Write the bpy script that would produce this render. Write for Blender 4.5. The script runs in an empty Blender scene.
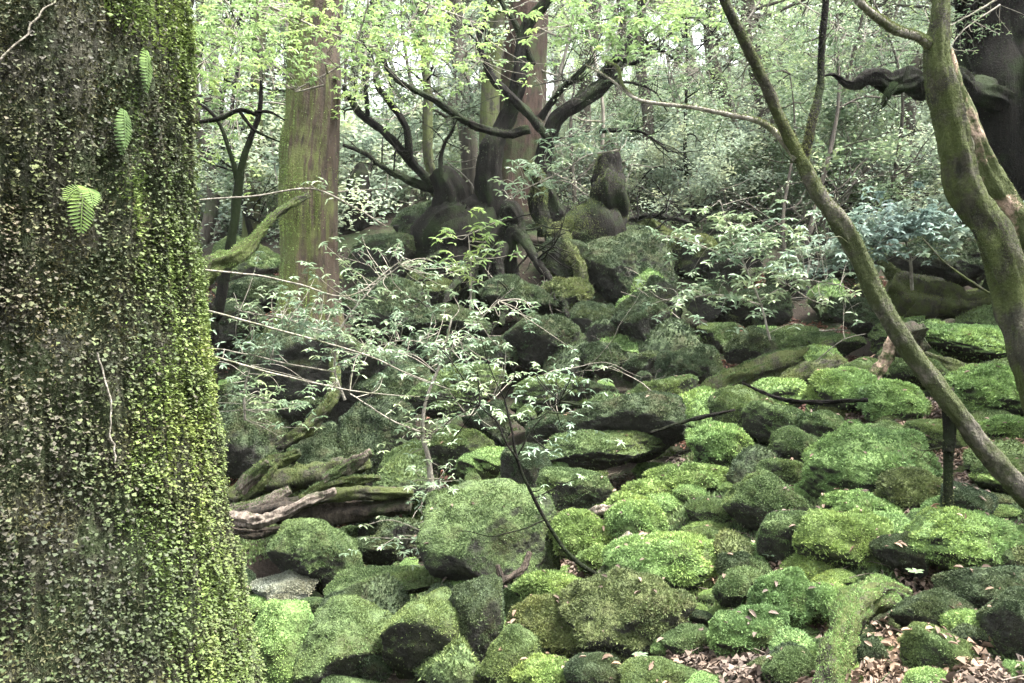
import bpy, math, random
import numpy as np
from mathutils import Vector

# ------------------------------------------------------------------ camera, light, exposure
scene = bpy.context.scene
F = 796.0                      # focal length in pixels of the 1024 wide picture
CX, CY, CAMZ = 512.0, 341.5, 1.6
cam_d = bpy.data.cameras.new('camera'); cam = bpy.data.objects.new('camera', cam_d)
scene.collection.objects.link(cam); scene.camera = cam
cam_d.sensor_width = 36; cam_d.lens = 36 * F / 1024; cam_d.clip_start = 0.05; cam_d.clip_end = 2000
cam.location = (0, 0, CAMZ); cam.rotation_euler = (math.radians(90), 0, 0)

SUN_EL, SUN_AZ = math.radians(66), math.radians(105)      # azimuth measured from +Y towards +X
world = bpy.data.worlds.new('World'); scene.world = world; world.use_nodes = True
wn = world.node_tree; wn.nodes.clear()
sky = wn.nodes.new('ShaderNodeTexSky'); sky.sky_type = 'NISHITA'; sky.sun_disc = False
sky.sun_elevation = SUN_EL; sky.sun_rotation = SUN_AZ; sky.dust_density = 4.0; sky.air_density = 1.0
hs = wn.nodes.new('ShaderNodeHueSaturation'); hs.inputs['Saturation'].default_value = 0.22
bg = wn.nodes.new('ShaderNodeBackground'); bg.inputs['Strength'].default_value = 0.10
wo = wn.nodes.new('ShaderNodeOutputWorld')
wn.links.new(sky.outputs[0], hs.inputs['Color']); wn.links.new(hs.outputs[0], bg.inputs[0]); wn.links.new(bg.outputs[0], wo.inputs[0])
sd = bpy.data.lights.new('sun', 'SUN'); sd.energy = 1.5; sd.angle = math.radians(16); sd.color = (1, .97, .9)
sun = bpy.data.objects.new('sun', sd); scene.collection.objects.link(sun)
sun.rotation_euler = Vector((math.sin(SUN_AZ) * math.cos(SUN_EL), math.cos(SUN_AZ) * math.cos(SUN_EL), math.sin(SUN_EL))).to_track_quat('Z', 'Y').to_euler()
vs = scene.view_settings; vs.view_transform = 'Standard'; vs.look = 'None'; vs.gamma = 1; vs.use_curve_mapping = False
vs.exposure = 4.08
HAZE = 0.00025
scene.cycles.max_bounces = 6; scene.cycles.diffuse_bounces = 1; scene.cycles.transmission_bounces = 4
scene.cycles.glossy_bounces = 2; scene.cycles.volume_bounces = 1
scene.cycles.use_denoising = True

rng = np.random.default_rng(7); random.seed(7)
C = scene.collection

# ------------------------------------------------------------------ helpers
def P(px, py, Y):
    return np.array([(px - CX) / F * Y, Y, CAMZ - (py - CY) / F * Y])

def _hash(ix, iy, iz, seed):
    h = (ix.astype(np.int64) * 374761393 + iy.astype(np.int64) * 668265263 + iz.astype(np.int64) * 2147483647 + seed * 974634777) & 0xffffffff
    h = ((h ^ (h >> 13)) * 1274126177) & 0xffffffff
    h = ((h ^ (h >> 16)) * 2246822519) & 0xffffffff
    return ((h ^ (h >> 15)) & 0xffffff) / float(0xffffff)

def vnoise(p, seed=0):
    p = np.asarray(p, float); i = np.floor(p).astype(np.int64); f = p - i; f = f * f * (3 - 2 * f)
    r = 0
    for dx in (0, 1):
        for dy in (0, 1):
            for dz in (0, 1):
                w = (f[:, 0] if dx else 1 - f[:, 0]) * (f[:, 1] if dy else 1 - f[:, 1]) * (f[:, 2] if dz else 1 - f[:, 2])
                r = r + w * _hash(i[:, 0] + dx, i[:, 1] + dy, i[:, 2] + dz, seed)
    return r * 2 - 1

def fbm(p, octv=3, seed=0):
    p = np.asarray(p, float); s = 0; a = 1; t = 0
    for o in range(octv):
        s = s + a * vnoise(p * 2 ** o, seed + o * 17); t += a; a *= .5
    return s / t

def unit(v):
    v = np.asarray(v, float); return v / np.maximum(np.linalg.norm(v, axis=-1, keepdims=True), 1e-9)

class Acc:
    def __init__(s): s.v = []; s.f = []; s.m = []; s.n = 0
    def add(s, v, f, mi=0):
        v = np.asarray(v, float).reshape(-1, 3); f = np.asarray(f, int)
        s.v.append(v); s.f.append(f + s.n); s.m.append(np.full(len(f), mi)); s.n += len(v); return s

def make_mesh(name, acc, mats, smooth=True):
    me = bpy.data.meshes.new(name)
    v = np.concatenate(acc.v) if acc.v else np.zeros((0, 3))
    me.vertices.add(len(v)); me.vertices.foreach_set('co', v.ravel().astype(np.float32))
    tot = np.concatenate([np.full(len(f), f.shape[1]) for f in acc.f]); loops = np.concatenate([f.ravel() for f in acc.f])
    me.loops.add(len(loops)); me.loops.foreach_set('vertex_index', loops.astype(np.int32))
    me.polygons.add(len(tot))
    me.polygons.foreach_set('loop_start', np.concatenate([[0], np.cumsum(tot)[:-1]]).astype(np.int32))
    me.polygons.foreach_set('loop_total', tot.astype(np.int32))
    me.polygons.foreach_set('material_index', np.concatenate(acc.m).astype(np.int32))
    me.update(calc_edges=True)
    if smooth: me.polygons.foreach_set('use_smooth', np.ones(len(tot), bool))
    for m in (mats if isinstance(mats, (list, tuple)) else [mats]): me.materials.append(m)
    return me

def obj(name, acc, mats, parent=None, smooth=True, loc=None):
    me = acc if isinstance(acc, bpy.types.Mesh) else make_mesh(name, acc, mats, smooth)
    o = bpy.data.objects.new(name, me); C.objects.link(o)
    if parent: o.parent = parent
    if loc is not None: o.location = loc
    return o

def tag(o, label=None, cat=None, group=None, kind=None):
    if label: o['label'] = label
    if cat: o['category'] = cat
    if group: o['group'] = group
    if kind: o['kind'] = kind
    return o

def empty(name, loc, label, cat, group=None):
    o = bpy.data.objects.new(name, None); C.objects.link(o); o.location = [float(a) for a in loc]; o.empty_display_size = .1
    return tag(o, label, cat, group)

def shift(acc, loc):
    for a in acc.v: a -= np.asarray(loc)
    return acc

def copy_tree(o, parent=None):
    c = o.copy(); C.objects.link(c)
    if parent: c.parent = parent
    for ch in list(o.children): copy_tree(ch, c)
    return c

# ------------------------------------------------------------------ materials
def mat(name, build):
    m = bpy.data.materials.new(name); m.use_nodes = True; nt = m.node_tree; nt.nodes.clear()
    out = nt.nodes.new('ShaderNodeOutputMaterial'); sh = build(nt); nt.links.new(sh, out.inputs[0]); return m

def N(nt, t, **kw):
    n = nt.nodes.new(t)
    for k, v in kw.items():
        if k in n.inputs.keys(): n.inputs[k].default_value = v
        else: setattr(n, k, v)
    return n

def noise(nt, scale, detail=4, rough=.6, obj_space=True):
    g = nt.nodes.new('ShaderNodeTexCoord' if obj_space else 'ShaderNodeNewGeometry')
    n = N(nt, 'ShaderNodeTexNoise', Scale=scale, Detail=detail, Roughness=rough)
    nt.links.new(g.outputs['Object' if obj_space else 'Position'], n.inputs['Vector']); return n.outputs['Fac']

def ramp(nt, fac, stops):
    r = nt.nodes.new('ShaderNodeValToRGB'); e = r.color_ramp.elements
    while len(e) < len(stops): e.new(.5)
    for i, (p, c) in enumerate(stops): e[i].position = p; e[i].color = (*c, 1) if len(c) == 3 else c
    nt.links.new(fac, r.inputs[0]); return r.outputs[0]

def mix(nt, fac, a, b, mode='MIX'):
    m = nt.nodes.new('ShaderNodeMix'); m.data_type = 'RGBA'; m.blend_type = mode
    if isinstance(fac, (int, float)): m.inputs[0].default_value = fac
    else: nt.links.new(fac, m.inputs[0])
    for i, c in ((6, a), (7, b)):
        if isinstance(c, (tuple, list)): m.inputs[i].default_value = (*c, 1)
        else: nt.links.new(c, m.inputs[i])
    return m.outputs[2]

def math_n(nt, op, a, b=0.0, clamp=False):
    m = nt.nodes.new('ShaderNodeMath'); m.operation = op; m.use_clamp = clamp
    for i, c in ((0, a), (1, b)):
        if isinstance(c, (int, float)): m.inputs[i].default_value = c
        else: nt.links.new(c, m.inputs[i])
    return m.outputs[0]

def bsdf(nt, col, rough=.9, bump=None, strength=.5, dist=.02, spec=.3):
    b = nt.nodes.new('ShaderNodeBsdfPrincipled'); b.inputs['Roughness'].default_value = rough
    b.inputs['Specular IOR Level'].default_value = spec
    if isinstance(col, (tuple, list)): b.inputs['Base Color'].default_value = (*col, 1)
    else: nt.links.new(col, b.inputs['Base Color'])
    if bump is not None:
        bp = N(nt, 'ShaderNodeBump', Strength=strength, Distance=dist); nt.links.new(bump, bp.inputs['Height'])
        nt.links.new(bp.outputs[0], b.inputs['Normal'])
    return b.outputs[0]

def upness(nt, lo, hi):
    g = nt.nodes.new('ShaderNodeNewGeometry'); s = nt.nodes.new('ShaderNodeSeparateXYZ'); nt.links.new(g.outputs['Normal'], s.inputs[0])
    mr = N(nt, 'ShaderNodeMapRange'); mr.inputs[1].default_value = lo; mr.inputs[2].default_value = hi
    nt.links.new(s.outputs[2], mr.inputs[0]); return mr.outputs[0]

def stone_mat(name, moss_a, moss_b, rock=(.10, .10, .09), lo=-.35, hi=.15, fine=45):
    def b(nt):
        n1 = noise(nt, 3.5, 6, .65); n2 = noise(nt, fine, 4, .7)
        moss = mix(nt, ramp(nt, n2, [(.3, (0, 0, 0)), (.72, (1, 1, 1))]), moss_a, moss_b)
        moss = mix(nt, ramp(nt, n1, [(.42, (0, 0, 0)), (.62, (1, 1, 1))]), moss, tuple(.62 * a + .38 * c for a, c in zip(moss_a, (.06, .05, .025))))
        rk = mix(nt, ramp(nt, noise(nt, 14, 6, .7), [(.35, (0, 0, 0)), (.7, (1, 1, 1))]), tuple(c * .45 for c in rock), rock)
        f = math_n(nt, 'ADD', upness(nt, lo, hi), math_n(nt, 'MULTIPLY', math_n(nt, 'SUBTRACT', n1, .5), 3.0))
        f = math_n(nt, 'ADD', f, 0, True)
        return bsdf(nt, mix(nt, f, rk, moss), .95, math_n(nt, 'ADD', n2, noise(nt, 12, 3)), .9, .03, .15)
    return mat(name, b)

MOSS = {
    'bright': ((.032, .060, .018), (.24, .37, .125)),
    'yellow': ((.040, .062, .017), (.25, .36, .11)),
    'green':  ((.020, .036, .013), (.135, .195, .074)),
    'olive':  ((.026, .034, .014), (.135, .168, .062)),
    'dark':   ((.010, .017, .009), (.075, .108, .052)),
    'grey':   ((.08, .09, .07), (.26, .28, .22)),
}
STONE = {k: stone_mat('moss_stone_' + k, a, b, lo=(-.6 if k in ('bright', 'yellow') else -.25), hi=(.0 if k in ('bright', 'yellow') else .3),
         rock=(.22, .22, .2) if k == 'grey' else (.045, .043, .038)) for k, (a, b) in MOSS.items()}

def blade_mat(name, a, b, trans=.25, patch=2.5, rough=.75, world=1.7, brown=False):
    def bb(nt):
        g = nt.nodes.new('ShaderNodeNewGeometry'); n = noise(nt, patch, 4, .65)
        f = math_n(nt, 'ADD', math_n(nt, 'MULTIPLY', g.outputs['Random Per Island'], .6), math_n(nt, 'MULTIPLY', math_n(nt, 'SUBTRACT', n, .3), 1.1), True)
        col = mix(nt, f, a, b)
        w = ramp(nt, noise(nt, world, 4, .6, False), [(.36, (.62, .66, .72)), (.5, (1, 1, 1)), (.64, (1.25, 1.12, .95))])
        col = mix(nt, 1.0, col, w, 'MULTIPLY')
        if brown: col = mix(nt, ramp(nt, noise(nt, 5.5, 5, .7), [(.57, (0, 0, 0)), (.68, (.8, .8, .8))]), col, tuple(.35 * q + .65 * r for q, r in zip(b, (.075, .060, .032))))
        d = bsdf(nt, col, rough, spec=.25)
        t = nt.nodes.new('ShaderNodeBsdfTranslucent'); nt.links.new(col, t.inputs[0])
        m = N(nt, 'ShaderNodeMixShader'); m.inputs[0].default_value = trans
        nt.links.new(d, m.inputs[1]); nt.links.new(t.outputs[0], m.inputs[2]); return m.outputs[0]
    return mat(name, bb)

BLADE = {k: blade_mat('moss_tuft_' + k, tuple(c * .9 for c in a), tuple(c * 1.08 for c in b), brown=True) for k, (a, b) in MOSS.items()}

def bark_mat(name, dark, light, moss=None, moss_hi=.62, scale=9, stretch=5, patch=1.6, spec=.2, side=False):
    def b(nt):
        tc = nt.nodes.new('ShaderNodeTexCoord'); mp = nt.nodes.new('ShaderNodeMapping'); mp.inputs['Scale'].default_value = (stretch, stretch, 1)
        nt.links.new(tc.outputs['Object'], mp.inputs[0])
        n = N(nt, 'ShaderNodeTexNoise', Scale=scale / stretch * 2, Detail=6, Roughness=.7); nt.links.new(mp.outputs[0], n.inputs['Vector'])
        col = ramp(nt, n.outputs[0], [(.35, dark), (.65, light)])
        if moss:
            m1 = mix(nt, noise(nt, 60, 3), tuple(c * .5 for c in moss), moss)
            f = ramp(nt, noise(nt, patch, 5, .7), [(moss_hi - .05, (1, 1, 1)), (moss_hi + .06, (0, 0, 0))])
            if side:
                g = nt.nodes.new('ShaderNodeNewGeometry'); sx = nt.nodes.new('ShaderNodeSeparateXYZ'); nt.links.new(g.outputs['True Normal'], sx.inputs[0])
                k = math_n(nt, 'ADD', math_n(nt, 'ADD', math_n(nt, 'MULTIPLY', sx.outputs[0], -1.0), .5), math_n(nt, 'MULTIPLY', math_n(nt, 'SUBTRACT', noise(nt, 2.2, 5, .7), .47), 4.0), True)
                f = k
            col = mix(nt, f, col, m1)
        return bsdf(nt, col, .9, math_n(nt, 'ADD', n.outputs[0], math_n(nt, 'MULTIPLY', noise(nt, 50, 4), .5)), .9, .03, spec)
    return mat(name, b)

M = {
    'bark_trunk': bark_mat('moss_stained_bark', (.008, .008, .005), (.035, .034, .022), (.02, .028, .01), .52, patch=6),
    'bark_dark': bark_mat('dark_bark', (.002, .002, .0018), (.011, .0095, .008), (.014, .021, .008), .44, spec=.08),
    'bark_red': bark_mat('reddish_bark', (.012, .008, .006), (.050, .031, .023), (.04, .05, .02), .46),
    'bark_mossy': bark_mat('mossy_bark', (.012, .009, .006), (.042, .030, .020), (.085, .098, .03), .40, side=True),
    'bark_mossgreen': bark_mat('moss_green_bark', (.012, .012, .008), (.045, .042, .028), (.055, .068, .02), .52, patch=5),
    'bark_grey': bark_mat('grey_bark', (.022, .021, .016), (.11, .10, .08), (.045, .055, .02), .5, scale=14, patch=5),
    'bark_pink': bark_mat('pinkish_bark', (.08, .06, .045), (.42, .30, .23), (.05, .062, .02), .53, scale=6, patch=3.5),
    'bark_pale': bark_mat('pale_twig_bark', (.08, .07, .055), (.26, .24, .20), (.09, .10, .05), .4, scale=14, patch=5),
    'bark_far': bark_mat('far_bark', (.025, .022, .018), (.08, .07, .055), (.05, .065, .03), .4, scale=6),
    'rotten': bark_mat('rotten_wood', (.006, .005, .004), (.07, .055, .042), (.03, .04, .015), .45, scale=12, patch=3),
    'wood_pale': bark_mat('weathered_wood', (.04, .03, .024), (.24, .20, .165), (.05, .07, .025), .45, scale=14, patch=4),
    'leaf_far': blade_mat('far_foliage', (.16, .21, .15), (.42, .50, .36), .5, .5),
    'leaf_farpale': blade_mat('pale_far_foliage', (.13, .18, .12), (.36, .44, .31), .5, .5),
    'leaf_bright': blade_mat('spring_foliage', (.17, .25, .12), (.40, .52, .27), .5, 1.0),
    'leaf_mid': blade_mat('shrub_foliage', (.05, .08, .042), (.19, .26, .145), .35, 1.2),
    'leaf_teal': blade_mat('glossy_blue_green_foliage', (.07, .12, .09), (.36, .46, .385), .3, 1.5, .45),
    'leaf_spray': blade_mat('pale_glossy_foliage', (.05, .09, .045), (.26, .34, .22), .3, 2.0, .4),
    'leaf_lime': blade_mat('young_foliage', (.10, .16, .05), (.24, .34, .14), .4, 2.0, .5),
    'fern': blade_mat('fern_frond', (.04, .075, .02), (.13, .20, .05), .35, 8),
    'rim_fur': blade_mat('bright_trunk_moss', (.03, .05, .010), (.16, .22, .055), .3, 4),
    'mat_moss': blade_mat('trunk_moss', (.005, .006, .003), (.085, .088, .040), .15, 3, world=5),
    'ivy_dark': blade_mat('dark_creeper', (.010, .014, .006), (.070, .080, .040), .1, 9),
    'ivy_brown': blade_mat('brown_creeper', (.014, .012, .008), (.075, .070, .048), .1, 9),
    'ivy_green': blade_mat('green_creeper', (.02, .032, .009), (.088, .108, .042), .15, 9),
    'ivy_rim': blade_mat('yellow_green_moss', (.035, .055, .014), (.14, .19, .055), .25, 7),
    'litter': blade_mat('dead_leaves', (.016, .011, .008), (.20, .145, .108), .1, 9),
    'litter_red': blade_mat('russet_leaves', (.05, .02, .014), (.17, .09, .065), .2, 3),
}

def ground_b(nt):
    n1 = noise(nt, 1.6, 6, .65); n2 = noise(nt, 40, 5, .7)
    soil = ramp(nt, n2, [(.3, (.006, .005, .004)), (.7, (.035, .027, .021))])
    moss = ramp(nt, n2, [(.3, (.006, .010, .004)), (.7, (.03, .042, .017))])
    return bsdf(nt, mix(nt, ramp(nt, n1, [(.45, (0, 0, 0)), (.6, (1, 1, 1))]), soil, moss), .95, n2, .8, .04, .1)
M['ground'] = mat('forest_soil', ground_b)

# ------------------------------------------------------------------ terrain
ctrl = [  # px, py, distance
    (60, 683, 4.3), (250, 683, 4.1), (450, 683, 3.6), (650, 683, 3.2), (850, 683, 2.75), (1010, 683, 2.5),
    (100, 600, 5.6), (250, 600, 5.4), (450, 600, 4.6), (650, 600, 4.0), (850, 600, 3.4), (1010, 600, 3.0),
    (230, 545, 7.0), (290, 545, 6.6), (400, 545, 5.9), (520, 545, 5.1), (650, 540, 4.7), (850, 540, 4.0), (1010, 540, 3.6),
    (230, 490, 8.2), (330, 490, 7.6), (450, 490, 6.6), (560, 480, 6.0), (680, 485, 5.5), (850, 480, 4.8), (1010, 480, 4.3),
    (250, 420, 9.4), (370, 425, 9.0), (450, 420, 8.4), (570, 420, 7.9), (640, 480, 6.0), (700, 430, 6.6), (850, 410, 6.1), (1010, 410, 5.5),
    (250, 350, 10.5), (450, 350, 10.6), (650, 350, 10.5), (850, 350, 9.0), (1010, 350, 7.8),
    (250, 290, 12), (450, 290, 11.8), (650, 290, 12), (850, 290, 12), (1010, 300, 10.5),
    (230, 240, 17), (450, 235, 13.2), (560, 235, 13.8), (650, 235, 14.5), (850, 235, 15), (1010, 240, 13),
    (200, 200, 34), (400, 195, 30), (600, 185, 27), (800, 170, 28), (1010, 160, 27),
    (200, 175, 60), (450, 150, 60), (650, 90, 60), (850, 50, 60), (1010, 20, 60),
]
cp = np.array([P(*c) for c in ctrl])
extra = [(-6, 2, -.6), (-3, 0, -.1), (0, 0, .0), (1, 1.5, .35), (4, 0, 1.3), (6, 4, 2.2), (0, -8, 0), (-10, -8, -1), (10, -8, 2.5), (-12, 10, -1.0), (-25, 25, 3), (12, 8, 4), (25, 25, 12), (-60, 60, 12), (60, 60, 32)]
cp = np.vstack([cp, np.array(extra, float)])
def tps_k(r2): return .5 * r2 * np.log(np.maximum(r2, 1e-12))
_n = len(cp); K = tps_k(((cp[:, None, :2] - cp[None, :, :2]) ** 2).sum(-1)) + np.eye(_n) * .08
A = np.zeros((_n + 3, _n + 3)); A[:_n, :_n] = K; A[:_n, _n] = 1; A[:_n, _n + 1:] = cp[:, :2]; A[_n:, :_n] = A[:_n, _n:].T
W = np.linalg.solve(A, np.concatenate([cp[:, 2], np.zeros(3)]))
def ground_z(x, y, detail=True):
    x = np.atleast_1d(np.asarray(x, float)); y = np.atleast_1d(np.asarray(y, float))
    xc = np.clip(x, -70, 70); yc = np.clip(y, -12, 75)
    out = np.empty(len(x))
    for s in range(0, len(x), 40000):
        a = xc[s:s + 40000]; b = yc[s:s + 40000]
        r2 = (a[:, None] - cp[None, :, 0]) ** 2 + (b[:, None] - cp[None, :, 1]) ** 2
        out[s:s + 40000] = tps_k(r2) @ W[:_n] + W[_n] + W[_n + 1] * a + W[_n + 2] * b
    if detail:
        q = np.stack([x, y, x * 0], 1)
        out += .05 * fbm(q * 2.2, 3, 5) + .25 * np.clip((y - 8) / 20, 0, 1) * fbm(q * .5, 3, 9)
    return out

def sstep(a, b, x): t = np.clip((x - a) / (b - a), 0, 1); return t * t * (3 - 2 * t)
def ground_low(x, y):      # the soil itself, lower than the tops of the stones that are heaped on it
    x = np.atleast_1d(np.asarray(x, float)); y = np.atleast_1d(np.asarray(y, float))
    slope = sstep(-.1, .7, x - .12 * (y - 3)) * sstep(7.5, 6, y)
    dip = sum(dp * np.exp(-((x - a) ** 2 + (y - b) ** 2) / rr ** 2) for a, b, dp, rr in DIPS)
    return ground_z(x, y) - dip - (.40 * (1 - slope) + .05 * slope) * sstep(2.5, 3.5, y) * sstep(13.5, 11.5, y) + .05 * slope * fbm(np.stack([x, y, x * 0], 1) * 3.3, 2, 77)
DIPS = []
YS = np.concatenate([np.arange(1.6, 12, .05), np.arange(12, 70, .4)])
def hit(px, py):
    p = np.array([P(px, py, y) for y in YS]); z = ground_z(p[:, 0], p[:, 1])
    k = np.where(p[:, 2] < z)[0]
    return float(YS[k[0]]) if len(k) else 60.0

def axis(parts):
    a = np.concatenate([np.arange(*p) for p in parts]); return a
for a, b, dp, rr in ((256, 545, 1.3, .75), (650, 466, .5, .45), (368, 425, .7, .6), (975, 590, .3, .22), (250, 580, .8, .45), (620, 482, .6, .35), (685, 455, .6, .35), (895, 620, .3, .2), (480, 270, .5, .6), (600, 585, .2, .2)):
    Yh = hit(a, b); q = P(a, b, Yh + .15); DIPS.append((q[0], q[1], dp, rr))
gx = axis([(-400, -60, 20), (-60, -10, 1.2), (-10, 10, .12), (10, 60, 1.2), (60, 401, 20)])
gy = axis([(-60, -4, 4), (-4, 2, .4), (2, 16, .1), (16, 75, 1.0), (75, 500, 20)])
XX, YY = np.meshgrid(gx, gy); zz = ground_low(XX.ravel(), YY.ravel())
nx, ny = len(gx), len(gy); idx = np.arange(nx * ny).reshape(ny, nx)
a = Acc().add(np.stack([XX.ravel(), YY.ravel(), zz], 1), np.stack([idx[:-1, :-1].ravel(), idx[:-1, 1:].ravel(), idx[1:, 1:].ravel(), idx[1:, :-1].ravel()], 1))
tag(obj('ground', a, M['ground']), kind='structure')

# ------------------------------------------------------------------ shape builders
def catmull(pts, k):
    pts = np.asarray(pts, float); ext = np.vstack([2 * pts[0] - pts[1], pts, 2 * pts[-1] - pts[-2]]); out = []
    t = np.linspace(0, 1, k, endpoint=False)[:, None]
    for i in range(1, len(ext) - 2):
        p0, p1, p2, p3 = ext[i - 1:i + 3]
        out.append(.5 * ((2 * p1) + (p2 - p0) * t + (2 * p0 - 5 * p1 + 4 * p2 - p3) * t ** 2 + (3 * p1 - p0 - 3 * p2 + p3) * t ** 3))
    out.append(ext[-2][None]); return np.vstack(out)

def tube(acc, pts, radii, seg=9, k=6, rough=.12, freq=None, cap=False, mi=0, seed=0, wob=0):
    q = catmull(np.column_stack([pts, radii]), k); p = q[:, :3]; r = np.maximum(q[:, 3], .0006)
    if wob:
        L = np.linalg.norm(p[-1] - p[0]); w = np.stack([fbm(p * 3.0 / max(L, .3) * 1.2 + 7 * j, 3, seed + j) for j in range(3)], 1)
        fade = np.minimum(np.linspace(0, 1, len(p)) * 4, 1)[:, None]; p = p + w * wob * fade
    if cap: 
        p = np.vstack([p[:1], p[:1], p, p[-1:], p[-1:]]); r = np.concatenate([[r[0] * .02, r[0] * .6], r, [r[-1] * .6, r[-1] * .02]])
    t = unit(np.gradient(p, axis=0) + 1e-9); 
    if cap: t[0] = t[1] = t[2]; t[-1] = t[-2] = t[-3]
    u = np.cross(t[0], [0.3, .2, 1.]); u = unit(u); U = []
    for i in range(len(p)):
        u = unit(u - t[i] * np.dot(u, t[i])); U.append(u)
    U = np.array(U); V = np.cross(t, U); th = np.linspace(0, 2 * math.pi, seg, endpoint=False)
    ring = U[:, None] * np.cos(th)[None, :, None] + V[:, None] * np.sin(th)[None, :, None]
    v = p[:, None] + ring * r[:, None, None]
    if rough:
        arc = np.concatenate([[0], np.cumsum(np.linalg.norm(np.diff(p, axis=0), axis=1) / np.maximum(r[1:], .01))])
        tt, aa = np.meshgrid(th, arc); kk = 1.5 if seg < 16 else 2.6
        qn = np.stack([np.cos(tt).ravel() * kk, np.sin(tt).ravel() * kk, aa.ravel() * .22 + seed], 1)
        d = (fbm(qn, 4, seed + 3) * 1.3 + .5 * fbm(qn * np.array([.4, .4, 2.2]), 3, seed + 8) + (.45 * fbm(qn * np.array([2.5, 2.5, 5]), 2, seed + 12) if seg > 16 else 0)).reshape(len(p), seg)
        v = v + ring * (r[:, None] * d * rough * 1.6)[..., None]
    n = len(p); ii = np.arange(n * seg).reshape(n, seg); jj = np.roll(ii, -1, 1)
    acc.add(v.reshape(-1, 3), np.stack([ii[:-1].ravel(), jj[:-1].ravel(), jj[1:].ravel(), ii[1:].ravel()], 1), mi)
    return p

def leaves(acc, pos, d, nrm, L, Wd, fold=.25, shape='lance', mi=0):
    """one folded leaf per row; d = pointing direction, nrm = approximate face normal"""
    n = len(pos); L = np.broadcast_to(L, n)[:, None]; Wd = np.broadcast_to(Wd, n)[:, None]
    d = unit(d); s = unit(np.cross(d, nrm)); nn = np.cross(s, d); up = nn * Wd * fold
    if shape == 'diamond':
        v = np.stack([pos, pos + d * L * .5 + s * Wd * .5 + up, pos + d * L, pos + d * L * .5 - s * Wd * .5 + up], 1)
        f = np.arange(n * 4).reshape(n, 4)
    elif shape == 'tri':
        v = np.stack([pos - s * Wd * .5, pos + s * Wd * .5, pos + d * L], 1); f = np.arange(n * 3).reshape(n, 3)
    else:
        dr = -nn * L * .12
        v = np.stack([pos, pos + d * L * .3 + s * Wd * .45 + up, pos + d * L * .7 + s * Wd * .4 + up + dr * .5, pos + d * L + dr,
                      pos + d * L * .7 - s * Wd * .4 + up + dr * .5, pos + d * L * .3 - s * Wd * .45 + up], 1)
        b = np.arange(n)[:, None] * 6
        f = np.concatenate([b + np.array([[0, 1, 2, 3]]), b + np.array([[0, 3, 4, 5]])])
    acc.add(v.reshape(-1, 3), f, mi)

def rdir(n): return unit(rng.normal(size=(n, 3)))

def surf_samples(v, f, n, wfun=None):
    """random points on triangles/quads of a mesh, with normals"""
    if f.shape[1] == 4: f = np.concatenate([f[:, [0, 1, 2]], f[:, [0, 2, 3]]])
    a, b, c = v[f[:, 0]], v[f[:, 1]], v[f[:, 2]]; cr = np.cross(b - a, c - a); ar = np.linalg.norm(cr, axis=1) + 1e-12; nr = cr / ar[:, None]
    w = ar * (wfun((a + b + c) / 3, nr) if wfun else 1.0); w = w / w.sum()
    k = rng.choice(len(f), n, p=w); r1 = np.sqrt(rng.random(n))[:, None]; r2 = rng.random(n)[:, None]
    return a[k] * (1 - r1) + b[k] * r1 * (1 - r2) + c[k] * r1 * r2, nr[k]

_bm = {}
def ico(sub):
    if sub not in _bm:
        import bmesh
        b = bmesh.new(); bmesh.ops.create_icosphere(b, subdivisions=sub, radius=1)
        _bm[sub] = (np.array([x.co[:] for x in b.verts]), np.array([[q.index for q in x.verts] for x in b.faces])); b.free()
    return _bm[sub]

def rock_shape(seed, angular, sub, soft=False):
    v, f = ico(sub); v = v.copy(); r = np.random.default_rng(seed)
    # cut by random planes for broken faces, soft minimum keeps edges rounded
    npl = int(8 + 3 * angular) if not soft else 12; n = unit(r.normal(size=(npl, 3))); dist = r.uniform(.58 - .16 * (angular > .6), .95 - .1 * (angular > .6), npl)
    dots = v @ n.T; lim = np.where(dots > .05, dist / np.maximum(dots, .05), 9)
    k = 8 + 24 * angular
    rad = (np.sum(lim ** -k, 1) + 1.0) ** (-1 / k)
    rad = 1 + (rad - 1) * (.35 + .65 * angular)
    v = v * rad[:, None]
    v += unit(v) * ((.20 if soft else .09) * fbm(v * 1.4 + seed * 3.1, 2, seed) + (.09 if soft else .11) * fbm(v * 4.0 + seed, 5, seed + 5))[:, None]
    v /= np.abs(v).max(0)[None]
    return v, f

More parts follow.
